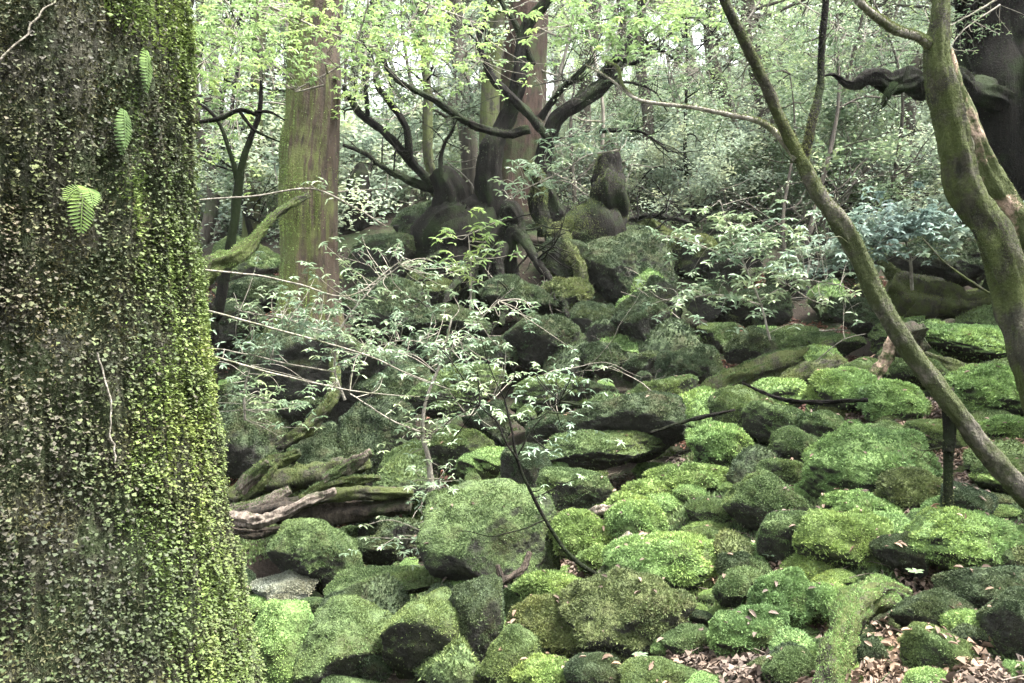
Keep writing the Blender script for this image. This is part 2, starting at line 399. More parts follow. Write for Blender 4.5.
FALLEN = []
def boulder(px, py, w, h, tone, label, tilt=0, ang=.5, name='mossy_boulder', group=None, Y=None, depth=.95, cover=1.0, lump=.0, cat='boulder'):
    Y0 = Y or hit(px, py + .30 * h)
    c = P(px, py, Y0 + .10 * w / F * Y0)
    if Y is None: 
        Y0 = c[1]
    rx = w / 2 / F * Y0 * 1.10; rz = h / 2 / F * Y0 * 1.10; ry = (rx + rz) / 2 * depth
    sub = 6 if w > 85 else 5
    seed = int(px * 7 + py * 13) % 9973
    v, f = rock_shape(seed, ang, sub, lump > .1)
    if lump: v += unit(v) * (lump * fbm(v * 3.2 + seed, 2, seed + 9))[:, None]
    v = v * np.array([rx, ry, rz]); t = math.radians(-tilt)
    R = np.array([[math.cos(t), 0, math.sin(t)], [0, 1, 0], [-math.sin(t), 0, math.cos(t)]]); v = v @ R.T
    o = obj(name, Acc().add(v, f), STONE[tone], loc=c)
    tag(o, label, cat, group)
    if cover > 0:
        px_m = Y0 / F; size = max(.010, 2.5 * px_m) * (1.0 if lump > .1 else .66)
        n = int(min(14000, max(250, cover * 1.9 * (w * h) * (1.7 if Y0 < 5 else 1.2) * min(1, (px_m * 2.0 / size) ** 2 * 1.5)) * (1 if lump > .1 else 1.7)))
        lo = -.35 if tone in ('bright', 'yellow', 'olive') else -.1
        def wf(ce, nr):
            patch = fbm((ce + c) * 4.0, 2, 3)
            return np.clip((nr[:, 2] - lo) * 2.5 + patch * 1.3, 0.02, 1) * np.where(nr[:, 1] > .5, .35, 1)
        p, nr = surf_samples(v, f, n, wf)
        d = unit(nr + rdir(n) * .85 + np.array([0, 0, .1])); L = size * rng.uniform(.6, 1.7, n); cl = fbm((p + c) * 14, 2, 6)
        ac = Acc(); leaves(ac, p + nr * (size * (.9 * cl - .2))[:, None], d, rdir(n), L, size * rng.uniform(.5, 1.0, n), shape='tri')
        obj('moss', ac, BLADE[tone], parent=o, smooth=False)
        if Y0 < 8 and px > 430:
            k = (nr[:, 2] > .55) & (rng.random(n) < .0012); FALLEN.append(p[k] + nr[k] * size + c)
    return o

# ------------------------------------------------------------------ the big near trunk on the left
TC = np.array([-1.5, 2.3])
def big_R(z):
    t = np.array([-1.0, .55, 1.1, 1.6, 2.6, 4.5, 9]); r = np.array([1.0, .715, .63, .575, .50, .45, .30]); return np.interp(z, t, r)
def big_surface(nth, nz, z0, z1):
    th = np.linspace(0, 2 * math.pi, nth, endpoint=False); z = np.linspace(z0, z1, nz); T, Z = np.meshgrid(th, z)
    q = np.stack([np.cos(T).ravel() * 1.3, np.sin(T).ravel() * 1.3, Z.ravel() * .5], 1)
    r = big_R(Z.ravel()) * (1 + .05 * fbm(q * 1.5, 2, 21)) + .045 * fbm(q * np.array([7, 7, 4]), 4, 31)
    v = np.stack([TC[0] + np.cos(T).ravel() * r, TC[1] + np.sin(T).ravel() * r, Z.ravel()], 1)
    ii = np.arange(nth * nz).reshape(nz, nth); jj = np.roll(ii, -1, 1)
    return v, np.stack([ii[:-1].ravel(), jj[:-1].ravel(), jj[1:].ravel(), ii[1:].ravel()], 1)
loc = np.array([TC[0], TC[1], ground_z(TC[0], TC[1])[0]])
big = empty('giant_tree', loc, 'giant near trunk clad in dark moss and small creeper leaves, filling the left side', 'tree')
bv, bf = big_surface(260, 520, -1.2, 9.0)
obj('trunk', shift(Acc().add(bv.copy(), bf), loc), M['bark_trunk'], big)
def ang_of(c): return np.arctan2(c[:, 1] - TC[1], c[:, 0] - TC[0])
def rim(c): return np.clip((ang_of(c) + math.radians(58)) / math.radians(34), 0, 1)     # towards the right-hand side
def cam_side(c, nr): return np.where(nr[:, 1] < .25, 1, .12)
def hollows(c): return np.clip(.75 + 1.5 * fbm(c * np.array([14, 14, 8]), 3, 91), .10, 1)
def trunk_cover(name, n, m, wf, size, down=.8, seed=0):
    fc = bv[bf].mean(1); keep = (fc[:, 2] < 4.4) & (fc[:, 2] > -.6)
    p, nr = surf_samples(bv, bf[keep], n, lambda c, q: wf(c, q) * hollows(c))
    d = unit(np.array([0, 0, -1.]) * .35 + nr * .8 + rdir(n) * .6)
    s = size * np.clip(np.exp(rng.normal(size=n) * .32), .5, 1.7)
    ac = Acc(); leaves(ac, p + nr * (rng.uniform(-.003, .012, n) + .03 * np.clip(fbm(p * 13, 2, 66) + .2, 0, 1))[:, None], d, unit(np.array([0, 0, 1.]) + nr * .45 + rdir(n) * .4), s, s * rng.uniform(.7, 1.1, n), .2, 'diamond')
    obj(name, shift(ac, loc), M[m], big, smooth=False)
def cam_side(c, nr): return np.where(nr[:, 1] < .25, 1, .12)
def nz_(c, s, seed): return fbm(c * s, 3, seed)
pm, nm = surf_samples(bv, bf[(bv[bf].mean(1)[:, 2] < 4.4) & (bv[bf].mean(1)[:, 2] > -.6)], 360000, lambda c, q: cam_side(c, q) * np.clip(.75 + fbm(c * 9, 2, 95), .2, 1))
am = Acc(); sm = .0078 * np.exp(rng.normal(size=len(pm)) * .3); leaves(am, pm, unit(nm + rdir(len(pm)) * .8 + np.array([0, 0, -.3])), rdir(len(pm)), sm, sm * .6, shape='tri'); obj('moss', shift(am, loc), M['mat_moss'], big, smooth=False)
kz = (bv[bf].mean(1)[:, 2] < 4.4) & (bv[bf].mean(1)[:, 2] > -.6)
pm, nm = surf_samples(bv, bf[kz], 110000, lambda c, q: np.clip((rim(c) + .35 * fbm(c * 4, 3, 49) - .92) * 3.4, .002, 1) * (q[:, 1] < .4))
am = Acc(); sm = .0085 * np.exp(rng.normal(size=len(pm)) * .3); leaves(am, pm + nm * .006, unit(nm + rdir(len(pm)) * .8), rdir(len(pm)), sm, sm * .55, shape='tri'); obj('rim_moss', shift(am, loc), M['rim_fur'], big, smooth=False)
trunk_cover('brown_creeper', 60000, 'ivy_brown', lambda c, n: cam_side(c, n) * (np.clip(.45 + 1.6 * nz_(c, 2.2, 41), .05, 1) * (1 - .9 * rim(c)) * np.clip((c[:, 2] - .2) / 1.6, .15, 1)), .0088)
trunk_cover('dark_creeper', 80000, 'ivy_dark', lambda c, n: cam_side(c, n) * np.clip(.6 + 1.6 * nz_(c, 2.6, 43), .05, 1) * (1 - .8 * rim(c)), .0088)
trunk_cover('green_creeper', 70000, 'ivy_green', lambda c, n: cam_side(c, n) * np.clip(.15 + 1.9 * nz_(c, 2.0, 47) + .5 * rim(c) - .35 * (c[:, 2] - 1.4), .01, 1), .0088)
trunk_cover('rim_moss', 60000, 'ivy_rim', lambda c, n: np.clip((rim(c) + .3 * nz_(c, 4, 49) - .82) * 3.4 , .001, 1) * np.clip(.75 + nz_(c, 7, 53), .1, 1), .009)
def ray_trunk(px, py, push=.02):
    d = np.array([(px - CX) / F, 1, -(py - CY) / F])
    for t in np.arange(1.2, 3, .005):
        q = d * t
        if math.hypot(q[0] - TC[0], q[1] - TC[1]) < big_R(CAMZ + q[2]) + push: return np.array([q[0], q[1], q[2] + CAMZ])
    return np.array([TC[0] + .5, TC[1], CAMZ])
# vines clinging to the bark
for pts in ([(97, 352), (104, 380), (112, 420), (113, 462)], [(0, 60), (25, 22), (50, 2), (70, -14)]):
    ac = Acc(); tube(ac, [ray_trunk(*q, push=.025) for q in pts], [.0022] * len(pts), 6, 8, .3, wob=.04)
    obj('vine', shift(ac, loc), M['bark_pale'], big)

def frond(acc, stemacc, p0, d0, L, wid, normal, n=13, sag=1.1):
    p0 = np.array(p0, float); d0 = unit(d0); normal = unit(normal); pts = []; p = p0.copy(); d = d0.copy()
    for i in range(n + 1):
        pts.append(p.copy()); d = unit(d + np.array([0, 0, -1]) * sag / n * 2); p = p + d * L / n
    pts = np.array(pts); tg = unit(np.gradient(pts, axis=0)); t = np.linspace(0, 1, n + 1)
    prof = np.sin(np.clip(t * .9 + .1, 0, 1) * math.pi) ** .7 * wid * (1 - .3 * t)
    for sgn in (-1, 1):
        s = unit(np.cross(tg, normal)) * sgn
        dd = unit(s + tg * .45); leaves(acc, pts, dd, np.tile(normal, (n + 1, 1)) + rdir(n + 1) * .15, prof * .55, L / n * .72, .1, 'lance')
    tube(stemacc, pts[::3], [.0016] * len(pts[::3]), 4, 2, 0)

for px, py, L, wd, lab, dd in ((84, 190, .12, .075, 'bright fern on the giant trunk with two spread fronds, lowest of the ferns there', (.15, -.5, -.6)),
                               (124, 110, .13, .055, 'narrow drooping fern on the giant trunk above the spread fern', (0.1, -.4, -.8)),
                               (146, 50, .13, .055, 'pale hanging fern near the bright rim at the top of the giant trunk', (.2, -.4, -.8))):
    b0 = ray_trunk(px, py, .03); nrm = unit(np.array([b0[0] - TC[0], b0[1] - TC[1], 0])); e = empty('fern', b0, lab, 'fern', 'ferns on the giant trunk')
    ac, st = Acc(), Acc(); frond(ac, st, b0, np.array(dd), L, wd, nrm + np.array([0, 0, .3]))
    if L == .12: frond(ac, st, b0, np.array([.5, -.5, .3]), L * .8, wd * .8, nrm + np.array([0, 0, .5])); frond(ac, st, b0, np.array([-.4, -.5, .2]), L * .5, wd * .6, nrm + np.array([0, 0, .5]))
    else: frond(ac, st, b0, np.array([.3, -.5, -.5]), L * .9, wd, nrm + np.array([0, 0, .3]))
    obj('frond', shift(ac, b0), M['fern'], e, smooth=False); obj('stalk', shift(st, b0), M['fern'], e)

# ------------------------------------------------------------------ trees of the middle distance
def fuzz(acc, n, size, wf, m, parent, name='moss', up=.3):
    v = np.concatenate(acc.v); f = np.concatenate([x for x in acc.f])
    p, nr = surf_samples(v, f, n, wf); d = unit(nr + rdir(n) * .7 + np.array([0, 0, up]))
    ac = Acc(); leaves(ac, p - nr * size * .2, d, rdir(n), size * rng.uniform(.6, 1.5, n), size * rng.uniform(.4, .8, n), shape='tri')
    return obj(name, ac, m, parent, smooth=False)

def pix(pts): return [P(a, b, y) for a, b, y, r in pts], [r for a, b, y, r in pts]

def grow(acc, p, d, L, r, lvl, spread=.75, up=.12, tips=None, nb=3):
    n = 5; pts = [np.array(p)]; d = unit(d)
    for i in range(n):
        d = unit(d + rng.normal(size=3) * .25 + np.array([0, 0, up * .4])); pts.append(pts[-1] + d * L / n)
    tube(acc, pts, list(np.linspace(r, r * .35, n + 1)), 5 if r > .01 else 4, 2, .1)
    if tips is not None and lvl <= 1: tips.extend(pts[2:])
    if lvl > 0:
        for j in range(nb):
            k = rng.integers(1, n + 1); grow(acc, pts[k], unit(unit(pts[k] - pts[k - 1]) + rng.normal(size=3) * spread), L * rng.uniform(.45, .75), r * (.6 - .06 * k), lvl - 1, spread, up, tips, nb)

def spray_leaves(acc, tips, per, L, Wd, spread=.10, flat=.5, shape='lance'):
    tips = np.asarray(tips); n = len(tips) * per; base = np.repeat(tips, per, 0)
    d = rng.normal(size=(n, 3)); d[:, 2] *= flat; d = unit(d)
    pos = base + rng.normal(size=(n, 3)) * spread * np.array([1, 1, .5]); nr = np.array([0, 0, 1.]) + rng.normal(size=(n, 3)) * .45
    leaves(acc, pos, d, nr, L * rng.uniform(.6, 1.3, n), Wd * rng.uniform(.7, 1.2, n), shape=shape)

def tree(name, label, trunks, bark, base, fuzzes=0, group=None, crown=None, twigs=0, fuzzm='olive', seg=14, rough=.12, thin=1):
    """trunks = list of (part name, points (px,py,Y,r)); the first part is the trunk"""
    p0 = P(*base); p0[2] = ground_low(p0[0], p0[1])[0]; e = empty(name, p0, label, 'tree', group); allp = []
    tw = Acc()
    for i, (pn, pts, *bk) in enumerate(trunks):
        q, r = pix(pts)
        if pn in ('trunk', 'root') and i != 99:
            zg = ground_low(q[0][0], q[0][1])[0] - .25; 
            if q[0][2] > zg: q = [np.array([q[0][0], q[0][1], zg])] + q; r = [r[0] * 1.12] + r
        if thin != 1: r = [x * (thin if pn != 'trunk' else (thin if name == 'leaning_old_tree' else .94)) for x in r]
        ac = Acc(); c = tube(ac, q, r, max(seg, 30 if r[0] > .12 else 18) if r[0] > .05 else 9, 10, rough, seed=i + int(pts[0][0]), wob=(.8 if thin != 1 else .3) * max(r))
        if twigs and r[0] < .25:
            for k in range(twigs):
                j = rng.integers(len(c) // 3, len(c) - 1); dd = unit(unit(c[j + 1] - c[j]) + rng.normal(size=3) * .9)
                grow(tw, c[j], dd, rng.uniform(.4, 1.0) * pts[0][2] / 12, min(r[-1] * .6, .018) * pts[0][2] / 12, 1)
        shift(ac, p0); obj(pn, ac, M[bk[0] if bk else bark], e); allp.append(ac)
        if fuzzes: fuzz(ac, int(fuzzes * (1 if i == 0 else .5)), max(.008, 1.6 * pts[0][2] / F), lambda ce, nr: np.clip(.15 + fbm(ce * 2.5, 2, 8) + .5 * nr[:, 2] - (.6 * nr[:, 0] if name == 'mossy_cedar' else 0), .02, 1), BLADE[fuzzm], e)
    if twigs and tw.v: obj('twigs', shift(tw, p0), M[bark], e)
    if crown:
        cx, cz, cr, nclump, lm = crown; ac = Acc(); br = Acc(); cc = p0 + np.array([cx, 0, cz]); tips = []
        for k in range(nclump):
            d = unit(rng.normal(size=3)); t = cc + d * cr * rng.uniform(.3, 1, 3) * np.array([1, 1, .45]); s = p0 + np.array([cx * .7, 0, cz - cr * .4]) 
            tube(br, [s, (s + t) / 2 + [0, 0, .3], t], [.06, .035, .01], 5, 3, .1); tips += list(t + rng.normal(size=(26, 3)) * cr * .16)
        spray_leaves(ac, tips, 9, .11, .05, .16)
        obj('limb', shift(br, p0), M[bark], e); obj('crown', shift(ac, p0), M[lm], e, smooth=False)
    return e

tree('mossy_cedar', 'straight thick trunk with yellow-green moss up its left side, beside the giant trunk', [
    ('trunk', [(308, 345, 10, .50), (309, 320, 10, .42), (310, 285, 10, .36), (311, 240, 10, .345), (312, 170, 10, .335), (316, 90, 10, .32), (320, 0, 10, .30), (322, -60, 10, .33), (326, -330, 10, .24)])],
    'bark_mossy', (308, 330, 10), fuzzes=34000, fuzzm='yellow', crown=(0, 10.5, 1.8, 14, 'leaf_far'), seg=80, rough=.11)

tree('broken_stump', 'black jagged stump behind the yellow-green mossy trunk', [('trunk', [(355, 250, 14, .33), (356, 225, 14, .27), (357, 190, 14, .22), (359, 168, 14, .13), (360, 160, 14, .02)])], 'bark_dark', (355, 245, 14))

tree('gnarled_shrub_tree', 'low many-stemmed dark tree on a mossy mound, left of the twisted black tree', [
    ('trunk', [(445, 215, 12.5, .55), (443, 200, 12.5, .42), (440, 188, 12.5, .28), (436, 178, 12.5, .17)]),
    ('branch', [(440, 190, 12.5, .16), (425, 178, 12.5, .13), (405, 155, 12.3, .11), (380, 130, 12.2, .09), (360, 110, 12.1, .08), (345, 85, 12, .05)]),
    ('branch', [(410, 158, 12.3, .10), (406, 130, 12.2, .085), (392, 105, 12.1, .075), (377, 82, 12, .07), (379, 55, 12, .06), (374, 20, 12, .05), (372, -30, 12, .04)]),
    ('branch', [(435, 190, 12.5, .13), (405, 180, 12.6, .10), (385, 168, 12.6, .075), (365, 153, 12.7, .06), (345, 145, 12.7, .04)]),
    ('branch', [(368, 116, 12.1, .06), (366, 90, 12, .045), (362, 60, 12, .03), (366, 30, 12, .02)]),
    ('branch', [(447, 190, 12.3, .08), (440, 170, 12.2, .06), (444, 145, 12.2, .05), (452, 130, 12.2, .04), (455, 115, 12.2, .03)]),
    ('branch', [(437, 195, 12.8, .15), (430, 165, 12.8, .13), (428, 110, 12.8, .12), (424, 50, 12.8, .10), (418, -10, 12.8, .09), (415, -60, 12.8, .08)], 'bark_mossgreen'),
    ], 'bark_dark', (445, 215, 12.5), twigs=5, fuzzes=1200, fuzzm='dark', thin=.62, rough=.25)

tree('reddish_cedar', 'tall reddish-brown trunk standing behind the twisted black tree', [
    ('trunk', [(505, 260, 15, .62), (510, 225, 15, .54), (515, 170, 15, .50), (517, 100, 15, .47), (518, 40, 15, .44), (518, -40, 15, .42), (518, -330, 15, .3)]),
    ('branch', [(487, 240, 14.3, .22), (488, 180, 14.3, .17), (491, 110, 14.3, .16), (494, 40, 14.3, .155), (496, -50, 14.3, .15)], 'bark_mossgreen')],
    'bark_red', (505, 250, 15), crown=(0, 11, 2.2, 14, 'leaf_far'), seg=56, rough=.10)

tree('twisted_black_tree', 'twisted black tree with a flared base in front of the reddish-brown trunk', [
    ('trunk', [(492, 275, 12.5, .50), (500, 240, 12.5, .36), (508, 205, 12.5, .27), (503, 170, 12.4, .21), (507, 140, 12.4, .17), (520, 108, 12.4, .12), (531, 75, 12.4, .105), (538, 42, 12.4, .09), (556, 12, 12.4, .08), (585, -30, 12.4, .06)]),
    ('branch', [(548, 138, 12, .10), (530, 115, 12, .12), (510, 95, 12, .13), (495, 78, 12, .12), (486, 55, 12, .10), (479, 38, 12, .08), (487, 15, 12, .06), (485, -20, 12, .05)]),
    ('branch', [(528, 130, 12.2, .13), (505, 134, 12, .12), (483, 128, 11.9, .11), (462, 118, 11.8, .10), (440, 104, 11.7, .09), (415, 92, 11.6, .08), (398, 82, 11.5, .075), (385, 65, 11.5, .06), (378, 45, 11.5, .05), (382, 10, 11.5, .04)]),
    ('branch', [(533, 65, 12.4, .10), (515, 25, 12.4, .08), (500, 0, 12.4, .07), (488, -20, 12.4, .06)]),
    ('root', [(495, 240, 12.3, .2), (470, 262, 11.9, .12), (452, 285, 11.5, .10), (440, 310, 11.0, .07), (430, 330, 10.6, .04)]),
    ('root', [(500, 250, 12.2, .2), (500, 275, 11.8, .14), (506, 300, 11.3, .10), (500, 325, 10.8, .06)]),
    ('root', [(512, 235, 12.2, .2), (535, 262, 11.8, .12), (560, 290, 11.4, .09), (570, 315, 10.9, .06)]),
    ('root', [(490, 245, 12.3, .16), (455, 250, 12.0, .10), (425, 262, 11.8, .08), (405, 285, 11.4, .05)]),
    ('root', [(505, 215, 12.3, .22), (520, 228, 12.2, .16), (530, 245, 12.1, .12), (538, 262, 12, .08)]),
    ('root', [(505, 225, 12.3, .2), (484, 250, 12.0, .14), (474, 275, 11.8, .10), (470, 300, 11.5, .06)]),
    ], 'bark_dark', (492, 270, 12.5), twigs=5, fuzzes=1500, fuzzm='dark', thin=.52, rough=.25)

tree('leaning_old_tree', 'dark crooked tree right of the reddish trunk, its limbs reaching right over the back boulders', [
    ('trunk', [(560, 225, 14, .5), (552, 205, 14, .36), (545, 180, 14, .3), (548, 155, 14, .26), (560, 120, 14, .25), (590, 90, 14, .25), (612, 65, 14, .2), (625, 45, 14, .13), (642, 5, 14, .08), (650, -30, 14, .06)]),
    ('root', [(560, 215, 14, .16), (590, 228, 13.7, .13), (630, 228, 13.3, .14), (665, 240, 13.0, .10), (690, 262, 12.6, .06)]),
    ('root', [(552, 210, 14, .14), (610, 222, 14, .12), (655, 215, 13.8, .10), (700, 225, 13.6, .06)]),
    ('branch', [(600, 78, 14, .14), (618, 58, 13.8, .12), (635, 62, 13.7, .09), (650, 55, 13.6, .07), (662, 50, 13.6, .05), (680, 62, 13.6, .03)]),
    ('branch', [(540, 118, 14, .13), (560, 92, 13.8, .10), (575, 75, 13.8, .09), (590, 60, 13.8, .05)]),
    ('branch', [(595, 85, 14, .08), (612, 82, 13.8, .06), (635, 83, 13.8, .04), (655, 92, 13.8, .03), (668, 112, 13.8, .02)]),
    ('branch', [(600, 132, 14, .08), (615, 130, 13.8, .07), (640, 132, 13.8, .05), (655, 140, 13.8, .04), (668, 152, 13.8, .03)]),
    ], 'bark_dark', (560, 222, 14), twigs=9, fuzzes=1200, fuzzm='dark', thin=.5, rough=.25)

tree('leaning_forked_stump', 'mossy root stump with a leaning fork, perched on the large back boulder', [
    ('trunk', [(598, 255, 13, .60), (600, 228, 13, .42), (603, 205, 13, .33), (605, 185, 13, .27), (607, 170, 13, .20), (609, 160, 13, .08)]),
    ('branch', [(548, 235, 13.2, .17), (540, 205, 13.2, .16), (535, 180, 13.2, .15), (525, 165, 13.2, .12)]),
    ('root', [(590, 225, 13, .2), (568, 222, 12.8, .17), (553, 235, 12.6, .16), (549, 255, 12.4, .15)]),
    ('root', [(555, 240, 12.5, .16), (570, 248, 12.3, .15), (578, 270, 12.1, .13), (585, 300, 11.8, .10)], 'bark_mossgreen'),
    ], 'bark_dark', (590, 235, 13), fuzzes=14000, fuzzm='olive', thin=.8, rough=.25)

tree('huge_dark_tree', 'huge blackish tree with buttressed trunk at the right edge, one thick limb reaching left', [
    ('trunk', [(1062, 300, 9.5, .66), (1048, 240, 9.5, .58), (1020, 170, 9.5, .50), (1000, 110, 9.5, .5), (1005, 50, 9.5, .5), (1015, -10, 9.5, .55), (1020, -200, 9.5, .45)]),
    ('limb', [(1060, 165, 9.5, .4), (1020, 120, 9.3, .34), (985, 95, 8.9, .26), (955, 80, 8.5, .25), (930, 84, 8.3, .20), (910, 78, 8.2, .23), (890, 86, 8.1, .17), (870, 80, 8.0, .12), (852, 88, 8.0, .07), (835, 78, 8, .03), (818, 82, 8, .01)]),
    ('limb', [(1000, 20, 9.3, .4), (985, 40, 9.2, .3), (975, 25, 9.1, .2), (960, -5, 9, .15)]),
    ('limb', [(1050, 100, 9, .4), (1045, 170, 9, .3), (1040, 230, 9, .25), (1030, 270, 9, .2)]),
    ('limb', [(895, 82, 8.1, .08), (888, 95, 8.0, .06), (884, 108, 8, .02)]),
    ], 'bark_dark', (1060, 280, 9.5), twigs=12, fuzzes=6000, rough=.3, thin=.55, fuzzm='dark', crown=(1.5, 8.5, 2.0, 14, 'leaf_mid'), seg=24)

tree('twin_mossy_tree', 'near mossy tree curving down the right edge, its pale limb bending left', [
    ('trunk', [(1060, 440, 4.3, .13), (1030, 345, 4.35, .115), (1012, 295, 4.4, .10), (990, 240, 4.4, .095), (965, 190, 4.4, .085), (955, 145, 4.4, .08), (945, 105, 4.4, .078), (935, 60, 4.4, .065), (936, 20, 4.4, .045), (936, -30, 4.4, .04), (935, -200, 4.4, .03)], 'bark_mossgreen'),
    ('trunk', [(1085, 360, 4.75, .13), (1050, 290, 4.7, .115), (1022, 240, 4.65, .10), (990, 190, 4.55, .09), (968, 130, 4.5, .08), (953, 85, 4.45, .065), (942, 55, 4.42, .05)], 'bark_pink'),
    ('limb', [(934, 48, 4.4, .028), (915, 35, 4.3, .026), (895, 30, 4.2, .024), (878, 18, 4.1, .020), (862, 4, 4.0, .018), (845, -15, 4.0, .016)], 'bark_pale'),
    ], 'bark_mossgreen', (1060, 430, 4.4), fuzzes=16000, fuzzm='olive', seg=36, rough=.2)

tree('leaning_sapling', 'slender sapling leaning left across the boulders, forking at mid-height', [
    ('trunk', [(1062, 535, 3.6, .048), (1024, 494, 3.6, .045), (990, 455, 3.6, .043), (950, 405, 3.6, .042), (905, 345, 3.6, .042), (872, 290, 3.6, .042), (850, 240, 3.6, .040), (832, 212, 3.6, .036), (812, 183, 3.6, .032), (800, 160, 3.6, .028)]),
    ('branch', [(802, 162, 3.6, .026), (790, 140, 3.6, .026), (776, 105, 3.55, .024), (757, 65, 3.5, .023), (738, 30, 3.45, .022), (722, -5, 3.4, .02), (700, -60, 3.4, .018)], 'bark_mossgreen'),
    ('branch', [(803, 168, 3.6, .026), (806, 150, 3.62, .022), (813, 120, 3.65, .020), (820, 85, 3.7, .018), (823, 40, 3.7, .016), (827, -5, 3.7, .015), (828, -60, 3.7, .014)], 'bark_dark'),
    ('branch', [(797, 160, 3.6, .018), (780, 138, 3.65, .015), (760, 122, 3.7, .013), (730, 115, 3.75, .012), (695, 108, 3.8, .010), (655, 103, 3.85, .009), (633, 97, 3.9, .008), (612, 80, 3.95, .006), (585, 65, 4.0, .003)], 'bark_pale'),
    ('branch', [(635, 98, 3.9, .006), (622, 85, 3.92, .005), (618, 68, 3.95, .004), (605, 62, 3.95, .003)], 'bark_pale'),
    ('root', [(948, 400, 3.62, .022), (950, 425, 3.62, .028), (948, 452, 3.6, .026)], 'bark_dark'),
    ], 'bark_grey', (1062, 530, 3.6), twigs=3, fuzzes=4000, fuzzm='olive', seg=24, rough=.2)

tree('thin_dark_sapling', 'thin black sapling with crooked boughs just right of the giant trunk', [
    ('trunk', [(212, 345, 6.5, .05), (218, 315, 6.5, .045), (224, 280, 6.5, .04), (233, 230, 6.5, .038), (238, 190, 6.5, .035), (243, 160, 6.5, .03), (252, 135, 6.5, .022), (260, 112, 6.5, .02), (262, 80, 6.5, .012)]),
    ('branch', [(238, 185, 6.5, .022), (231, 155, 6.5, .018), (220, 125, 6.5, .016), (208, 110, 6.5, .014), (196, 102, 6.5, .01)]),
    ('branch', [(258, 115, 6.5, .018), (240, 110, 6.4, .018), (222, 118, 6.4, .018), (200, 122, 6.4, .016), (190, 122, 6.4, .01)]),
    ('branch', [(240, 112, 6.4, .014), (252, 128, 6.4, .013), (265, 136, 6.4, .01), (280, 142, 6.4, .005)]),
    ('branch', [(255, 112, 6.4, .013), (270, 112, 6.4, .012), (285, 120, 6.4, .005)]),
    ], 'bark_dark', (212, 345, 6.5), twigs=2)

tree('slim_grey_tree', 'slim grey-green trunk seen between the giant trunk and the yellow-green mossy one', [
    ('trunk', [(250, 260, 15, .17), (252, 200, 15, .15), (255, 130, 15, .13), (258, 60, 15, .12), (262, -20, 15, .11), (264, -80, 15, .1)])], 'bark_mossgreen', (250, 255, 15), twigs=4)

# ------------------------------------------------------------------ logs and roots
def log(name, label, parts, bark, fuzzn=0, fuzzm='green', cat='log', cap=True, dark=None):
    p0 = P(*parts[0][1][0][:3]); e = empty(name, p0, label, cat)
    for i, (pn, pts, *bk) in enumerate(parts):
        q, r = pix(pts); ac = Acc(); tube(ac, q, r, 26, 14, .5, cap=cap, seed=i * 5 + int(pts[0][0]), wob=.3 * max(r)); shift(ac, p0)
        obj(pn, ac, M[bk[0] if bk else bark], e)
        if fuzzn: fuzz(ac, fuzzn, max(.008, 1.8 * pts[0][2] / F), lambda ce, nr: np.clip(nr[:, 2] + .1 + .6 * fbm(ce * 4, 2, 2), .01, 1), BLADE[fuzzm], e)
    return e
log('rotten_log', 'dark rotten log lying across the hollow, its upper edge bleached', [
    ('trunk', [(215, 522, 6.2, .05), (260, 516, 6.1, .075), (310, 508, 6.1, .09), (360, 505, 6.1, .10), (412, 500, 6.1, .075)]), ('splinter', [(225, 528, 6.0, .02), (250, 533, 6.0, .035), (285, 528, 6.0, .03), (330, 520, 6.05, .02)]), ('splinter', [(300, 520, 6.1, .02), (345, 514, 6.1, .04), (400, 506, 6.1, .03)]),
    ('splinter', [(222, 516, 5.9, .03), (255, 521, 5.85, .045), (285, 512, 5.85, .04), (310, 500, 5.9, .035), (336, 491, 5.9, .02)], 'wood_pale'),
    ('splinter', [(300, 503, 6.0, .04), (350, 494, 6.0, .05), (413, 492, 6.0, .03)], 'bark_mossgreen')], 'rotten')
log('mossy_log', 'broken mossy trunk piece with torn orange-brown wood above the rotten log', [
    ('trunk', [(228, 505, 6.7, .10), (262, 492, 6.9, .13), (300, 478, 6.9, .12), (345, 470, 6.9, .08), (370, 462, 6.9, .04)], 'bark_mossgreen'), ('splinter', [(240, 500, 6.7, .05), (262, 478, 6.8, .07), (275, 462, 6.9, .06), (300, 452, 6.9, .03)], 'bark_mossgreen'), ('splinter', [(300, 500, 6.6, .03), (340, 482, 6.6, .05), (380, 478, 6.6, .02)], 'bark_mossgreen'), ('splinter', [(230, 512, 6.5, .05), (262, 505, 6.4, .06), (290, 490, 6.5, .03)], 'wood_pale'),
    ('splinter', [(325, 480, 6.6, .05), (345, 468, 6.6, .05), (372, 452, 6.6, .03)], 'wood_pale'),
    ('splinter', [(240, 490, 6.6, .05), (255, 475, 6.6, .05), (270, 462, 6.6, .03)], 'wood_pale')], 'rotten', 1500)
log('diagonal_log', 'long mossy log slanting up to the right, upper one of the pair', [('trunk', [(700, 402, 8.2, .09), (730, 382, 8.3, .11), (770, 368, 8.5, .11), (832, 348, 8.8, .08)])], 'bark_mossgreen', 7000)
log('diagonal_log', 'long mossy log slanting up to the right, lower one of the pair', [('trunk', [(738, 408, 7.6, .08), (770, 393, 7.6, .09), (805, 376, 7.7, .09), (840, 360, 7.8, .06)])], 'bark_mossgreen', 6000, 'olive')
log('curved_log', 'mossy trunk lying below the blue-green shrub at the right', [('trunk', [(890, 282, 10, .2), (920, 294, 9.9, .24), (950, 302, 9.8, .2), (990, 300, 9.6, .12)]), ('branch', [(905, 298, 9.9, .12), (896, 278, 10, .08), (880, 262, 10, .04)])], 'bark_mossgreen', 1800, 'olive')
